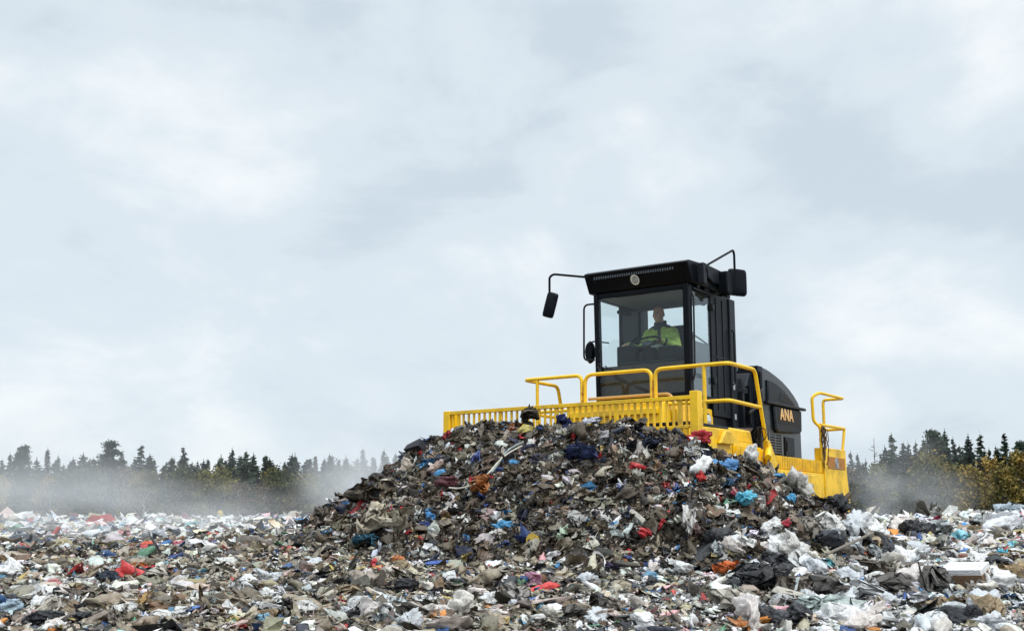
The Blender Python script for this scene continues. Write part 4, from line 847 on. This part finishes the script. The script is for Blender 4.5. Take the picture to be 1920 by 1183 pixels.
def hero_shape(kind, rng):
    if kind == 'bag': return s_bag(4, rng, .6)
    if kind == 'rag':
        P, Fs = s_sheet(30, rng, 15, .5); return norm_(P + vnoise(P, 6, rng) * .05 + vnoise(P, 20, rng) * .018, .5), Fs
    if kind == 'sheet': return s_sheet(24, rng, 9, .5)
    if kind == 'box': return s_box(rng)
def rubbish(name, kind, px, py, w, col, rough, sc, tilt, label, cat):
    p, t = march(px, py); size = w / F_PX * t / 2 * (1.12 if kind in ('sheet', 'rag') else 1.05)
    if kind in ('bag', 'rag', 'sheet', 'box'):
        P, Fs = hero_shape(kind, hr_); o = np_obj(name, P, Fs, hmat(col, rough))
        if kind == 'box':
            o.data.set_sharp_from_angle(angle=.5); b_ = o.modifiers.new('edge', 'BEVEL'); b_.width = .05; b_.segments = 2
        lift = .45 if kind == 'box' else .35
        yaw = hr_.uniform(-.5, .5)
    else:
        b = MB(); yaw = .2
        if kind == 'tub': b.tube([(0, 0, -.6), (0, 0, .5), (0, 0, .55)], .8, n=20, taper=1.2); lift = .5
        if kind == 'lid':
            b.tube([(0, 0, -.06), (0, 0, .04)], 1, n=32); b.tube([(math.cos(q) * .97, math.sin(q) * .97, .03) for q in np.linspace(0, 6.28, 33)[:-1]], .05, n=6, closed=True); b.cyl((0, 0, .02), (0, 0, .12), .12); lift = .5
        if kind == 'canister':
            b.loft([[(math.copysign(abs(math.cos(q)) ** .5, math.cos(q)) * r, math.copysign(abs(math.sin(q)) ** .5, math.sin(q)) * r * .7, z) for q in np.linspace(0, 6.28, 21)[:-1]] for z, r in ((-1, .9), (-.9, 1), (1.2, 1), (1.5, .7), (1.6, .3), (1.9, .28))]); lift = .8
        if kind == 'block': b.box(-1, 1, -1, 1, -1, 1); lift = 1.3
        o = b.obj(name, hmat(col, rough, .15), None, .04)
    tag(o, label, cat); m_ = float(is_mound(p[0], p[1])); seat(o, p, size * (1 + .14 * m_), sc, yaw, R(tilt), lift + .3 * m_ * (kind in ('bag', 'rag', 'sheet')))
    if kind == 'tub':
        q = MB(); q.tube([(0, 0, -.62), (0, 0, -.30)], .82, n=20, taper=1.05); q.obj('tub_bottom', 'rubber', o)
    if kind == 'block':
        q = MB(); q.box(-1.008, 1.008, -1.03, 1.012, -.99, .45); q.obj('block_side', hmat((.22, .13, .07), .85, .5), o, .02)
    return o
for h in HERO: rubbish(*h)
# hose, poles
def line3(pts, off):
    out = []
    for px, py in pts:
        p, t = march(px, py); n = normals(np.array([p[0]]), np.array([p[1]]))[0]; out.append(np.array([p[0], p[1], float(height(p[0], p[1]))]) + n * off)
    return out
tag(MB().tube(line3([(852, 932), (872, 934), (892, 929), (910, 919), (925, 905), (938, 890), (948, 880), (962, 868), (985, 856)], .13), .009, .2, 8).obj('hose', hmat((.62, .58, .48), .6)), 'long pale hose curving across the left of the mound', 'hose')
tag(MB().tube(line3([(930, 903), (945, 882), (952, 868), (968, 856), (986, 848)], .12), .011, .2, 6).obj('cord', hmat((.28, .33, .32), .7)), 'frayed grey green cord lying along the pale hose', 'cord')
tag(MB().tube(line3([(1552, 1072), (1622, 1022)], .16), .014, n=8).obj('pole', hmat((.20, .17, .14), .8)), 'grey stick leaning across the dark navy sack', 'stick')
tag(MB().tube(line3([(1592, 972), (1640, 980), (1694, 989)], .08), .022, .3, 8).obj('pipe', hmat((.03, .03, .03), .5)), 'long black pipe lying on the litter right of the compactor', 'pipe')
tag(MB().tube([tuple(np.array(line3([(872, 812)], .02)[0]) + np.array([dx, 0, dz])) for dx, dz in ((0, -.05), (.02, .05), (.005, .12))], .014, .1, 8).obj('stick', 'rubber'), 'short black stick standing up before the blade screen', 'stick')
tag(MB().tube(line3([(1175, 962), (1195, 975), (1212, 990)], .05), .03, .2, 6).obj('slat', hmat((.45, .42, .36), .8)), 'pale wooden slat lying on the dark lower mound', 'slat')
tag(MB().tube(line3([(1560, 935)], .0) + [np.array(line3([(1560, 935)], .0)[0]) + np.array([.20, 0, .20])], .03, n=6).obj('stick', hmat((.14, .10, .06), .8)), 'brown stick poking up before the rear corner panel', 'stick')
# other larger pieces: alike within a group, so they share its label
KINDS = [
 ('white_bag', 'bag', [(.77, .77, .76), (.66, .62, .55), (.58, .60, .62), (.70, .64, .60)], .55, 'crumpled white bag lying on the %s', 'bag', 95),
 ('plastic_film', 'sheet', [(.66, .66, .65), (.52, .56, .57), (.75, .74, .71), (.50, .46, .39)], .4, 'rumpled pale film lying on the %s', 'film', 85),
 ('black_sack', 'bag', [(.010, .011, .015), (.016, .017, .022)], .38, 'black sack half sunk in the %s', 'sack', 46),
 ('cloth_scrap', 'rag', [(.20, .17, .14), (.30, .27, .23), (.12, .11, .10)], .9, 'grey brown rag lying on the %s', 'cloth', 46),
 ('cardboard', 'sheet', [(.34, .25, .15), (.40, .31, .20)], .85, 'bent brown cardboard on the %s', 'cardboard', 14),
 ('soiled_cloth', 'rag', [(.08, .062, .04), (.26, .21, .15), (.035, .028, .02), (.14, .11, .075)], .9, 'soiled brown cloth hanging out of the %s', 'cloth', 55),
 ('soiled_film', 'sheet', [(.50, .47, .42), (.36, .33, .28), (.60, .58, .54)], .5, 'dirty pale film sticking out of the %s', 'film', 34),
 ('dark_cloth', 'rag', [(.02, .026, .05), (.018, .018, .02)], .85, 'dark navy or black cloth caught in the %s', 'cloth', 22)]
PROT = {}
ZONES_ = [('pale litter right of the mound', lambda: (hr_.uniform(1330, 1915), hr_.uniform(985, 1180))), ('soiled litter before the mound', lambda: (hr_.uniform(620, 1330), hr_.uniform(1065, 1180))), ('dark mound', lambda: (hr_.uniform(640, 1480), hr_.uniform(815, 1020))), ('hazy litter field left of the mound', lambda: (hr_.uniform(5, 620), hr_.uniform(990, 1180)))]
ZONES = [ZONES_[i] for i in (0, 1, 3, 2)]
for name, kind, cols, rough, lab, cat, cnt in KINDS:
    for c in range(cnt):
        zi = int(hr_.choice(3, p=[.5, .2, .3])) if name not in ('soiled_cloth', 'soiled_film', 'dark_cloth') else 3
        zn_, zf = ZONES[zi]; px, py = zf(); p, t = march(px, py)
        if zi == 3 and is_mound(p[0], p[1]) < .7: px, py = hr_.uniform(850, 1350), hr_.uniform(850, 990); p, t = march(px, py)
        v = (name, int(hr_.integers(0, 4)), int(hr_.integers(0, len(cols))))
        if v not in PROT:
            P, Fs = hero_shape(kind, hr_); PROT[v] = np_obj(name, P, Fs, hmat(cols[v[2]], rough)); o = PROT[v]
        else: o = PROT[v].copy(); COL.objects.link(o)
        sz = min(1.45, np.exp(hr_.normal() * .38)) * (.85 if name == 'black_sack' else 1) * (.16 if zi == 0 else .085 if zi == 3 else .10) * (1 if t < 16 else 1.3)
        tag(o, lab % zn_, cat, name.replace('_', ' ') + ' pieces on the ' + zn_); seat(o, p, sz, (1, hr_.uniform(.6, 1), hr_.uniform(.7, 1.1)), hr_.uniform(0, 6.28), hr_.normal() * .25, .3)

# ---------------------------------------------------------------- trees
def foliage_mat(name, c0, c1, c2=None):
    m = bpy.data.materials.new(name); m.use_nodes = True; nt = m.node_tree; p = nt.nodes['Principled BSDF']; p.inputs['Roughness'].default_value = .75; p.inputs['Specular IOR Level'].default_value = .2; L = nt.links.new
    g = nt.nodes.new('ShaderNodeNewGeometry'); oi = nt.nodes.new('ShaderNodeObjectInfo'); tc = nt.nodes.new('ShaderNodeTexCoord')
    n = nt.nodes.new('ShaderNodeTexNoise'); n.inputs['Scale'].default_value = .9; n.inputs['Detail'].default_value = 4; L(tc.outputs['Object'], n.inputs['Vector'])
    a = nt.nodes.new('ShaderNodeMath'); a.operation = 'ADD'; L(n.outputs['Fac'], a.inputs[0])
    b_ = nt.nodes.new('ShaderNodeMath'); b_.operation = 'MULTIPLY_ADD'; b_.inputs[1].default_value = .35; b_.inputs[2].default_value = -.17; L(g.outputs['Random Per Island'], b_.inputs[0]); L(b_.outputs[0], a.inputs[1])
    d = nt.nodes.new('ShaderNodeMath'); d.operation = 'MULTIPLY_ADD'; d.inputs[1].default_value = .5; d.inputs[2].default_value = -.25; L(oi.outputs['Random'], d.inputs[0])
    s = nt.nodes.new('ShaderNodeMath'); s.operation = 'ADD'; L(a.outputs[0], s.inputs[0]); L(d.outputs[0], s.inputs[1])
    cr = nt.nodes.new('ShaderNodeValToRGB'); e = cr.color_ramp.elements; e[0].position = .25; e[0].color = (*c0, 1); e[1].position = .75; e[1].color = (*c1, 1)
    if c2: q = e.new(.52); q.color = (*c2, 1)
    L(s.outputs[0], cr.inputs[0]); L(cr.outputs[0], p.inputs['Base Color']); return m
FOL = dict(spruce=foliage_mat('spruce_needles', (.012, .024, .018), (.045, .070, .040)), autumn=foliage_mat('autumn_leaves', (.085, .08, .025), (.36, .24, .06), (.19, .15, .04)), olive=foliage_mat('olive_leaves', (.045, .06, .022), (.19, .17, .05)), russet=foliage_mat('bare_twigs', (.07, .05, .035), (.16, .115, .075)))
BARK = mat('spruce_bark', (.07, .055, .045), .9, noise=.3, nscale=3); BIRCH = mat('birch_bark', (.42, .40, .37), .8, noise=.4, nscale=4, dirt=(.04, .035, .03), dirtamt=.9)
def quads(C, U, Vv): # centres + half axes -> mesh arrays
    P = np.stack([C - U - Vv, C + U - Vv, C + U + Vv, C - U + Vv], 1).reshape(-1, 3); return P, np.arange(len(P)).reshape(-1, 4)
def spruce(seed, H=14., wid=.19, gap=.15, bare=.05):
    r = np.random.default_rng(seed); C, U, W = [], [], []; nl = int(H * 3.6); lean = r.normal() * .01
    for i in range(nl):
        for k in range(r.integers(6, 10)):
            if r.random() < gap: continue
            f = min(.995, bare + (1 - bare) * (i + r.uniform(-.7, .7)) / nl); h = f * H; rad = wid * H * ((1 - f) ** .88) * r.uniform(.6, 1.15) + .05
            t = r.uniform(0, 6.283); L = rad * r.uniform(.5, 1.2); d = np.array([math.cos(t), math.sin(t), 0]); n = max(2, int(L / .15)); up = .35 * (f - .45)
            for j in range(n):
                q = (j + .6) / n; c = d * L * q + np.array([0, 0, h + L * (up - .22) * q + .16 * L * q * q])
                side = np.array([-d[1], d[0], 0]); w = min(.36, .06 + .30 * (1 - q) * min(1, L)) * r.uniform(.6, 1.3)
                for s in (-1, 1):
                    C.append(c + side * s * w * .7 + r.normal(size=3) * .035); U.append(d * .12 * r.uniform(.6, 1.3) + side * .05 * s + np.array([0, 0, r.normal() * .04])); W.append(side * s * w * .55 + np.array([0, 0, -w * r.uniform(.2, .8)]))
    for k in range(10): C.append(np.array([0, 0, H * (1.015 - .006 * k)])); U.append(np.array([.02 + .006 * k, 0, .02])); W.append(np.array([0, .02, .06]))
    C = np.array(C); C[:, 0] += C[:, 2] * lean; return quads(C, np.array(U), np.array(W))
def pine(seed, H=14.):
    r = np.random.default_rng(seed); C, U, W = [], [], []
    for k in range(95):
        f = r.uniform(.15, 1.0); rad = H * .27 * (max(0, 1.02 - f) ** .75) * r.uniform(.6, 1.1) + .1; t = r.uniform(0, 6.283); q = r.uniform(.2, 1) * rad; c0 = np.array([math.cos(t) * q, math.sin(t) * q, f * H])
        for j in range(r.integers(50, 90)):
            n = r.normal(size=3); n /= np.linalg.norm(n); C.append(c0 + n * np.array([.75, .75, .40]) * r.uniform(.2, .9)); a = r.normal(size=3); a /= np.linalg.norm(a); b_ = np.cross(a, n); U.append(a * .11 * r.uniform(.6, 1.3)); W.append(b_ * .07)
    return quads(np.array(C), np.array(U), np.array(W))
def leafy(seed, H=10., dens=1., wid=.24, low=.12):
    r = np.random.default_rng(seed); C, U, W = [], [], []; tips = []
    for k in range(int(46)):
        f = r.uniform(low, 1.0); env = math.sin(math.pi * min(1, max(.04, (f - low * .6) / (1.08 - low * .6)) ** .8)) ; rad = H * wid * env * r.uniform(.4, 1.05); t = r.uniform(0, 6.283); c0 = np.array([math.cos(t) * rad, math.sin(t) * rad, f * H]); tips.append(c0)
        s = r.uniform(.35, .8) * H / 10
        for j in range(int(r.integers(60, 130) * dens)):
            n = r.normal(size=3) * np.array([1, 1, .8]) * .6; C.append(c0 + n * s); a = r.normal(size=3); a /= np.linalg.norm(a); b_ = np.cross(a, r.normal(size=3)); b_ /= np.linalg.norm(b_); z = .085 * r.uniform(.5, 1.5); U.append(a * z); W.append(b_ * z * .7)
    return quads(np.array(C), np.array(U), np.array(W)), tips
def trunk(H, r0, tips=None, rng=None, wob=.1):
    b = MB(); rr = random.Random(rng); pts = [(rr.uniform(-wob, wob) * (i > 0), rr.uniform(-wob, wob) * (i > 0), H * i / 6) for i in range(7)]; b.tube(pts, r0, n=7, taper=.12)
    for t in (tips or []):
        z0 = max(.3, t[2] - .55 * math.hypot(t[0], t[1]) - .8); b.tube([(0, 0, z0), (t[0] * .45, t[1] * .45, (z0 + t[2]) / 2 - .1), tuple(t)], r0 * .32, .3, 4, taper=.15)
    return b
KT = {}
def kind_proto(key):
    """(crown mesh, trunk mesh) of one kind of tree, shared by its copies"""
    if key in KT: return KT[key]
    k, s = key; Ht = 14. if k in ('spruce', 'pine', 'slim') else 10.
    tips = None
    if k == 'spruce': P, Fs = spruce(100 + s, 14, [.25, .29, .23, .31][s % 4], [.10, .18, .25, .15][s % 4]); m = FOL['spruce']
    elif k == 'slim': P, Fs = spruce(200 + s, 14, [.20, .23, .18][s % 3], .15); m = FOL['spruce']
    elif k == 'pine': P, Fs = pine(300 + s); m = FOL['spruce']
    elif k == 'autumn': (P, Fs), tips = leafy(400 + s, 10, 1.0, .24); m = FOL['autumn']
    elif k == 'olive': (P, Fs), tips = leafy(500 + s, 10, 1.1, .26); m = FOL['olive']
    elif k == 'birch': (P, Fs), tips = leafy(600 + s, 10, .5, .20); m = FOL['russet']
    elif k == 'dead':
        b = MB(); rr = random.Random(s); b.tube([(0, 0, 0), (.05, 0, 5), (0, .05, 10)], .10, n=6, taper=.15)
        for i in range(34):
            z = rr.uniform(3.5, 9.6); t = rr.uniform(0, 6.28); L = (10.4 - z) * .32 * rr.uniform(.6, 1.1); b.tube([(0, 0, z), (math.cos(t) * L * .6, math.sin(t) * L * .6, z + L * .12), (math.cos(t) * L, math.sin(t) * L, z + L * .35)], .028, n=4, taper=.3)
        KT[key] = (None, b, 10.); bt = b.obj('trunk', BARK); me = bt.data; bpy.data.objects.remove(bt); KT[key] = (None, me, 10.); return KT[key]
    cm = bpy.data.meshes.new('crown'); np_mesh(cm, P, Fs, False); cm.materials.append(m)
    tb = trunk(Ht * .97, .20 if Ht > 12 else .11, tips, s, .06 if Ht > 12 else .15).obj('trunk', BARK if k in ('spruce', 'slim', 'pine', 'olive') else BIRCH); tm = tb.data; bpy.data.objects.remove(tb)
    KT[key] = (cm, tm, Ht); return KT[key]
LAB = dict(spruce='spruce_tree', slim='spruce_tree', pine='pine_tree', autumn='autumn_tree', olive='broadleaf_tree', birch='birch_tree', dead='bare_tree')
CATL = dict(spruce='spruce', slim='spruce', pine='pine', autumn='tree', olive='tree', birch='birch', dead='tree')
tr = np.random.default_rng(77)
def tree(kind, px, ytop, dist, label, group=None, seed=None, wide=1.):
    cm, tm, Ht = kind_proto((kind, int(tr.integers(0, 4)) if seed is None else seed)); d = ray(px, ytop); t = dist / d[1]; top = EYE + d * t; z0 = float(height(top[0], dist, False)); z0 = min(z0, -1.0)
    hgt = top[2] - z0; s = hgt / Ht
    o = thing(LAB[kind], label, CATL[kind], (top[0], dist, z0), tr.uniform(0, 6.28), group); o.scale = (s * wide, s * wide, s)
    for nm, me_ in (('trunk', tm), ('crown', cm)):
        if me_ is None: continue
        c = bpy.data.objects.new(nm, me_); COL.objects.link(c); c.parent = o
    return o
GL, GR = 'trees of the left forest edge', 'trees of the right forest edge'
for a in [ # trees one can tell apart
 ('pine', 45, 838, 108, 'open crowned dark pine at the far left of the forest edge'), ('slim', 88, 842, 112, 'pointed spruce right of the open crowned pine at far left'),
 ('pine', 207, 829, 104, 'broad rounded pine, bulkiest crown in the left forest edge'), ('spruce', 266, 830, 106, 'wide spruce just right of the bulky pine'),
 ('spruce', 345, 838, 104, 'tall lone spruce standing clear above its neighbours on the left'), ('spruce', 437, 843, 106, 'leftmost spruce of the dense dark cluster left of the mound'),
 ('spruce', 462, 846, 103, 'middle spruce of the dense dark cluster left of the mound'), ('spruce', 497, 856, 104, 'rightmost spruce of the dense dark cluster left of the mound'),
 ('spruce', 552, 852, 106, 'dark spruce alone right of the dense cluster'), ('slim', 682, 842, 112, 'tallest hazy spruce right beside the mound steam'),
 ('slim', 716, 845, 114, 'hazy spruce closest to the mound'),
 ('dead', 1637, 822, 96, 'leafless grey tree right behind the compactor rear'), ('spruce', 1674, 815, 104, 'stepped dark spruce right of the leafless tree'),
 ('pine', 1748, 809, 108, 'open crowned pine above the autumn trees on the right'), ('spruce', 1769, 808, 110, 'spruce right of the open crowned pine'),
 ('spruce', 1813, 817, 106, 'left one of the two tall dark spruces on the right'), ('spruce', 1837, 810, 104, 'right one of the two tall dark spruces on the right'),
 ('slim', 1882, 812, 108, 'thin topped spruce near the right border'), ('pine', 1915, 828, 106, 'bushy dark pine at the right border'), ('slim', 1893, 850, 92, 'narrow dark spruce in front of the yellow trees at the right border')]:
    tree(*a, seed={45: 0, 207: 2}.get(a[1]), wide={207: 1.25, 45: .9, 266: 1.1}.get(a[1], 1.))
for px, y in ((5, 862), (20, 852), (110, 856), (130, 866), (150, 868), (178, 860), (228, 846), (290, 862), (312, 866), (325, 860), (372, 866), (390, 862), (412, 858), (448, 858), (478, 852), (515, 870), (535, 866), (575, 860), (592, 854), (604, 862), (617, 853), (634, 862), (650, 856), (666, 860), (700, 856), (737, 852), (755, 862), (780, 868)):
    tree('slim' if px > 560 else ('spruce' if tr.random() < .7 else 'slim'), px, y, tr.uniform(110, 126), 'dark green spruce in the second row of the left forest edge', GL)
for px, y in ((1596, 848), (1608, 852), (1622, 862), (1652, 850), (1660, 838), (1692, 830), (1703, 828), (1716, 826), (1730, 824), (1786, 822), (1800, 836), (1853, 842), (1868, 838), (1902, 842), (1930, 836), (1575, 858), (1550, 866)):
    tree('spruce', px, y, tr.uniform(108, 124), 'dark green spruce in the second row of the right forest edge', GR, wide=.85)
for px in np.arange(-40, 800, 15):
    tree('spruce' if tr.random() < .6 else 'slim', px + tr.uniform(-7, 7), tr.uniform(852, 878), tr.uniform(104, 134), 'dark green spruce packed behind the front trees of the left forest edge', GL, wide=tr.uniform(1.1, 1.6))
for px in np.arange(1560, 2000, 15):
    tree('spruce' if tr.random() < .6 else 'slim', px + tr.uniform(-7, 7), tr.uniform(834, 860) if px > 1680 else tr.uniform(850, 874), tr.uniform(104, 134), 'dark green spruce packed behind the front trees of the right forest edge', GR, wide=tr.uniform(1.1, 1.5))
for i, px in enumerate(np.arange(-60, 800, 17)):
    k = ['birch', 'olive', 'autumn', 'olive', 'spruce'][int(tr.integers(0, 5))] if px < 420 else ['olive', 'olive', 'autumn', 'spruce', 'birch'][int(tr.integers(0, 5))]
    tree(k, px + tr.uniform(-8, 8), tr.uniform(874, 914) if k != 'spruce' else tr.uniform(872, 895), tr.uniform(88, 101), {'birch': 'thin twiggy birch', 'olive': 'olive green broadleaf tree', 'autumn': 'yellowing autumn tree', 'spruce': 'low dark spruce'}[k] + ' in the front row of the left forest edge', GL)
for i, px in enumerate(np.arange(1560, 2010, 15)):
    k = ['autumn', 'autumn', 'olive', 'birch', 'spruce'][int(tr.integers(0, 5))] if px > 1690 else ['birch', 'birch', 'olive', 'spruce'][int(tr.integers(0, 4))]
    tree(k, px + tr.uniform(-8, 8), tr.uniform(846, 892) if px > 1690 else tr.uniform(872, 896), tr.uniform(88, 101), {'birch': 'thin twiggy birch', 'olive': 'olive green broadleaf tree', 'autumn': 'yellowing autumn tree', 'spruce': 'low dark spruce'}[k] + ' in the front row of the right forest edge', GR)

# the wood goes on far behind and to both sides as one dark mass
PV, PF, o = [], [], 0; bases = [spruce(900 + q, 14, .30, .55) for q in range(4)]
for k in range(260):
    y = tr.uniform(138, 185); x = tr.uniform(-150, 170); P, Fs = bases[k % 4]; a = tr.uniform(0, 6.28); c, q = math.cos(a), math.sin(a); h = tr.uniform(.68, .86) * (y + 60) / 200
    PV.append(P @ np.array([[c, q, 0], [-q, c, 0], [0, 0, 1]]) * h + np.array([x, y, -4.0])); PF.append(Fs + o); o += len(P)
fm = bpy.data.meshes.new('forest'); np_mesh(fm, np.concatenate(PV), np.concatenate(PF), False); fm.materials.append(FOL['spruce'])
fo_ = bpy.data.objects.new('forest', fm); COL.objects.link(fo_); tag(fo_, 'far spruce forest behind the tree rows', None, None, 'stuff')

# ---------------------------------------------------------------- steam rising from the waste
def steam(label, c, half, dens, seed, nscale=1.6, lo=.42):
    b = MB(); b.box(-1, 1, -1, 1, -1, 1); m = bpy.data.materials.new('steam'); m.use_nodes = True; nt = m.node_tree; nt.nodes.clear(); L = nt.links.new
    o = nt.nodes.new('ShaderNodeOutputMaterial'); v = nt.nodes.new('ShaderNodeVolumePrincipled'); v.inputs['Color'].default_value = (.96, .97, .99, 1); v.inputs['Anisotropy'].default_value = .2; L(v.outputs[0], o.inputs['Volume'])
    tc = nt.nodes.new('ShaderNodeTexCoord'); ln = nt.nodes.new('ShaderNodeVectorMath'); ln.operation = 'LENGTH'; L(tc.outputs['Object'], ln.inputs[0])
    fo = nt.nodes.new('ShaderNodeMapRange'); fo.interpolation_type = 'SMOOTHSTEP'; fo.inputs[1].default_value = 1.; fo.inputs[2].default_value = .15; fo.inputs[3].default_value = 0; fo.inputs[4].default_value = 1; L(ln.outputs['Value'], fo.inputs[0])
    mp = nt.nodes.new('ShaderNodeMapping'); mp.inputs['Location'].default_value = (seed * 3.1, seed, 0); L(tc.outputs['Object'], mp.inputs[0])
    n = nt.nodes.new('ShaderNodeTexNoise'); n.inputs['Scale'].default_value = nscale; n.inputs['Detail'].default_value = 3; L(mp.outputs[0], n.inputs['Vector'])
    nr = nt.nodes.new('ShaderNodeMapRange'); nr.inputs[1].default_value = lo; nr.inputs[2].default_value = .68; L(n.outputs['Fac'], nr.inputs[0])
    mu = nt.nodes.new('ShaderNodeMath'); mu.operation = 'MULTIPLY'; L(fo.outputs[0], mu.inputs[0]); L(nr.outputs[0], mu.inputs[1])
    m2 = nt.nodes.new('ShaderNodeMath'); m2.operation = 'MULTIPLY'; m2.inputs[1].default_value = dens; L(mu.outputs[0], m2.inputs[0]); L(m2.outputs[0], v.inputs['Density'])
    ob = b.obj('steam', m); ob.location = c; ob.scale = half; tag(ob, label, None, None, 'stuff'); return ob
def at(px, py, y): d = ray(px, py); return tuple(EYE + d * (y / d[1]))
steam('white steam drifting over the left litter field', at(0, 1000, 20), (6.5, 12, 2.3), .17, 1, 2.4, .42)
steam('broad steam veil before the left trees', at(60, 910, 60), (7.5, 12, 6.0), .030, 2, 3.0, .43)
steam('steam plume rising behind the left shoulder of the mound', at(675, 890, 32), (2.2, 6, 2.9), .32, 3, 1.9, .36)
steam('steam drifting behind the compactor before the birches', at(1655, 920, 50), (4.2, 8, 3.2), .14, 4, 2.2, .40)

# ---------------------------------------------------------------- sky and light
w = bpy.data.worlds.new('World'); S.world = w; w.use_nodes = True; nt = w.node_tree; L = nt.links.new; bg = nt.nodes['Background']
SUN_EL, SUN_AZ = R(50), R(140)   # azimuth clockwise from +Y
sky = nt.nodes.new('ShaderNodeTexSky'); sky.sky_type = 'NISHITA'; sky.sun_disc = False; sky.sun_elevation = SUN_EL; sky.sun_rotation = SUN_AZ
tc = nt.nodes.new('ShaderNodeTexCoord'); mp = nt.nodes.new('ShaderNodeMapping'); mp.inputs['Scale'].default_value = (1, 1, 1.7); mp.inputs['Location'].default_value = (.3, 1.7, .4); mp.inputs['Rotation'].default_value = (0, R(12), 0); L(tc.outputs['Generated'], mp.inputs[0])
n1 = nt.nodes.new('ShaderNodeTexNoise'); n1.inputs['Scale'].default_value = 4.2; n1.inputs['Detail'].default_value = 7; n1.inputs['Roughness'].default_value = .57; n1.inputs['Distortion'].default_value = .35; L(mp.outputs[0], n1.inputs['Vector'])
cr = nt.nodes.new('ShaderNodeValToRGB'); e = cr.color_ramp.elements; cr.color_ramp.interpolation = 'EASE'
e[0].position = .32; e[0].color = (.595, .685, .76, 1); e[1].position = .74; e[1].color = (.88, .92, .945, 1); q = e.new(.5); q.color = (.70, .78, .84, 1)
n2_ = nt.nodes.new('ShaderNodeTexNoise'); n2_.inputs['Scale'].default_value = 7.5; n2_.inputs['Detail'].default_value = 6; n2_.inputs['Roughness'].default_value = .55; L(mp.outputs[0], n2_.inputs['Vector'])
fac = nt.nodes.new('ShaderNodeMath'); fac.operation = 'MULTIPLY_ADD'; fac.inputs[1].default_value = .40; L(n2_.outputs['Fac'], fac.inputs[0]); L(n1.outputs['Fac'], fac.inputs[2])
last = fac.outputs[0]
def cloud(px, py, rad, amp, px2=None, py2=None):   # a brighter or darker bank in one part of the sky (a long one between two points)
    global last
    d = ray(px, py); v = nt.nodes.new('ShaderNodeVectorMath'); v.operation = 'DOT_PRODUCT'; L(tc.outputs['Generated'], v.inputs[0])
    m = nt.nodes.new('ShaderNodeMapRange'); m.interpolation_type = 'SMOOTHERSTEP'
    if px2 is None: v.inputs[1].default_value = d; m.inputs[1].default_value = math.cos(R(rad)); m.inputs[2].default_value = 1.
    else:
        n = np.cross(d, ray(px2, py2)); v.inputs[1].default_value = n / np.linalg.norm(n); ab = nt.nodes.new('ShaderNodeMath'); ab.operation = 'ABSOLUTE'; m.inputs[1].default_value = math.sin(R(rad)); m.inputs[2].default_value = 0.
    m.inputs[3].default_value = 0; m.inputs[4].default_value = amp
    if px2 is None: L(v.outputs['Value'], m.inputs[0])
    else: L(v.outputs['Value'], ab.inputs[0]); L(ab.outputs[0], m.inputs[0])
    a = nt.nodes.new('ShaderNodeMath'); a.operation = 'ADD'; L(last, a.inputs[0]); L(m.outputs[0], a.inputs[1]); last = a.outputs[0]
cloud(1080, 40, 4.5, -.10, 1800, 400); cloud(505, 320, 3.5, .09); cloud(100, 180, 7, .0); cloud(860, 70, 6, .07); cloud(1300, 190, 6, .07); cloud(1750, 620, 6, .07); cloud(700, 620, 9, -.06); cloud(30, 40, 5, -.07); cloud(1620, 770, 2.2, .12); cloud(440, 880, 4, .10)
sb = nt.nodes.new('ShaderNodeMath'); sb.operation = 'SUBTRACT'; sb.inputs[1].default_value = .20; L(last, sb.inputs[0])
L(sb.outputs[0], cr.inputs[0])
sx = nt.nodes.new('ShaderNodeMix'); sx.data_type = 'RGBA'; sx.inputs[0].default_value = .93
sc_ = nt.nodes.new('ShaderNodeMix'); sc_.data_type = 'RGBA'; sc_.blend_type = 'MULTIPLY'; sc_.inputs[0].default_value = 1; sc_.inputs[7].default_value = (.1, .1, .1, 1); L(sky.outputs[0], sc_.inputs[6])
L(sc_.outputs[2], sx.inputs[6]); L(cr.outputs[0], sx.inputs[7])
sp = nt.nodes.new('ShaderNodeSeparateXYZ'); L(tc.outputs['Generated'], sp.inputs[0]); mr = nt.nodes.new('ShaderNodeMapRange'); mr.inputs[1].default_value = .42; mr.inputs[2].default_value = 1; mr.inputs[3].default_value = 1.; mr.inputs[4].default_value = 2.9; L(sp.outputs['Z'], mr.inputs[0])
ml = nt.nodes.new('ShaderNodeMix'); ml.data_type = 'RGBA'; ml.blend_type = 'MULTIPLY'; ml.inputs[0].default_value = 1; L(sx.outputs[2], ml.inputs[6]); L(mr.outputs[0], ml.inputs[7])
L(ml.outputs[2], bg.inputs[0]); bg.inputs[1].default_value = 1.0
sl = bpy.data.lights.new('sun', 'SUN'); sl.energy = 1.5; sl.angle = R(10); sl.color = (1, .96, .9); so_ = bpy.data.objects.new('sun', sl); COL.objects.link(so_)
dv = Vector((math.sin(SUN_AZ) * math.cos(SUN_EL), math.cos(SUN_AZ) * math.cos(SUN_EL), math.sin(SUN_EL))); so_.rotation_euler = dv.to_track_quat('Z', 'Y').to_euler(); so_.location = (0, 0, 30)
S.view_settings.view_transform = 'Standard'; S.view_settings.look = 'None'; S.view_settings.exposure = .12; S.view_settings.gamma = 1
S.cycles.max_bounces = 8; S.cycles.transparent_max_bounces = 16; S.cycles.volume_bounces = 1; S.cycles.use_denoising = True
S.cycles.volume_step_rate = 2.0; S.cycles.volume_max_steps = 128
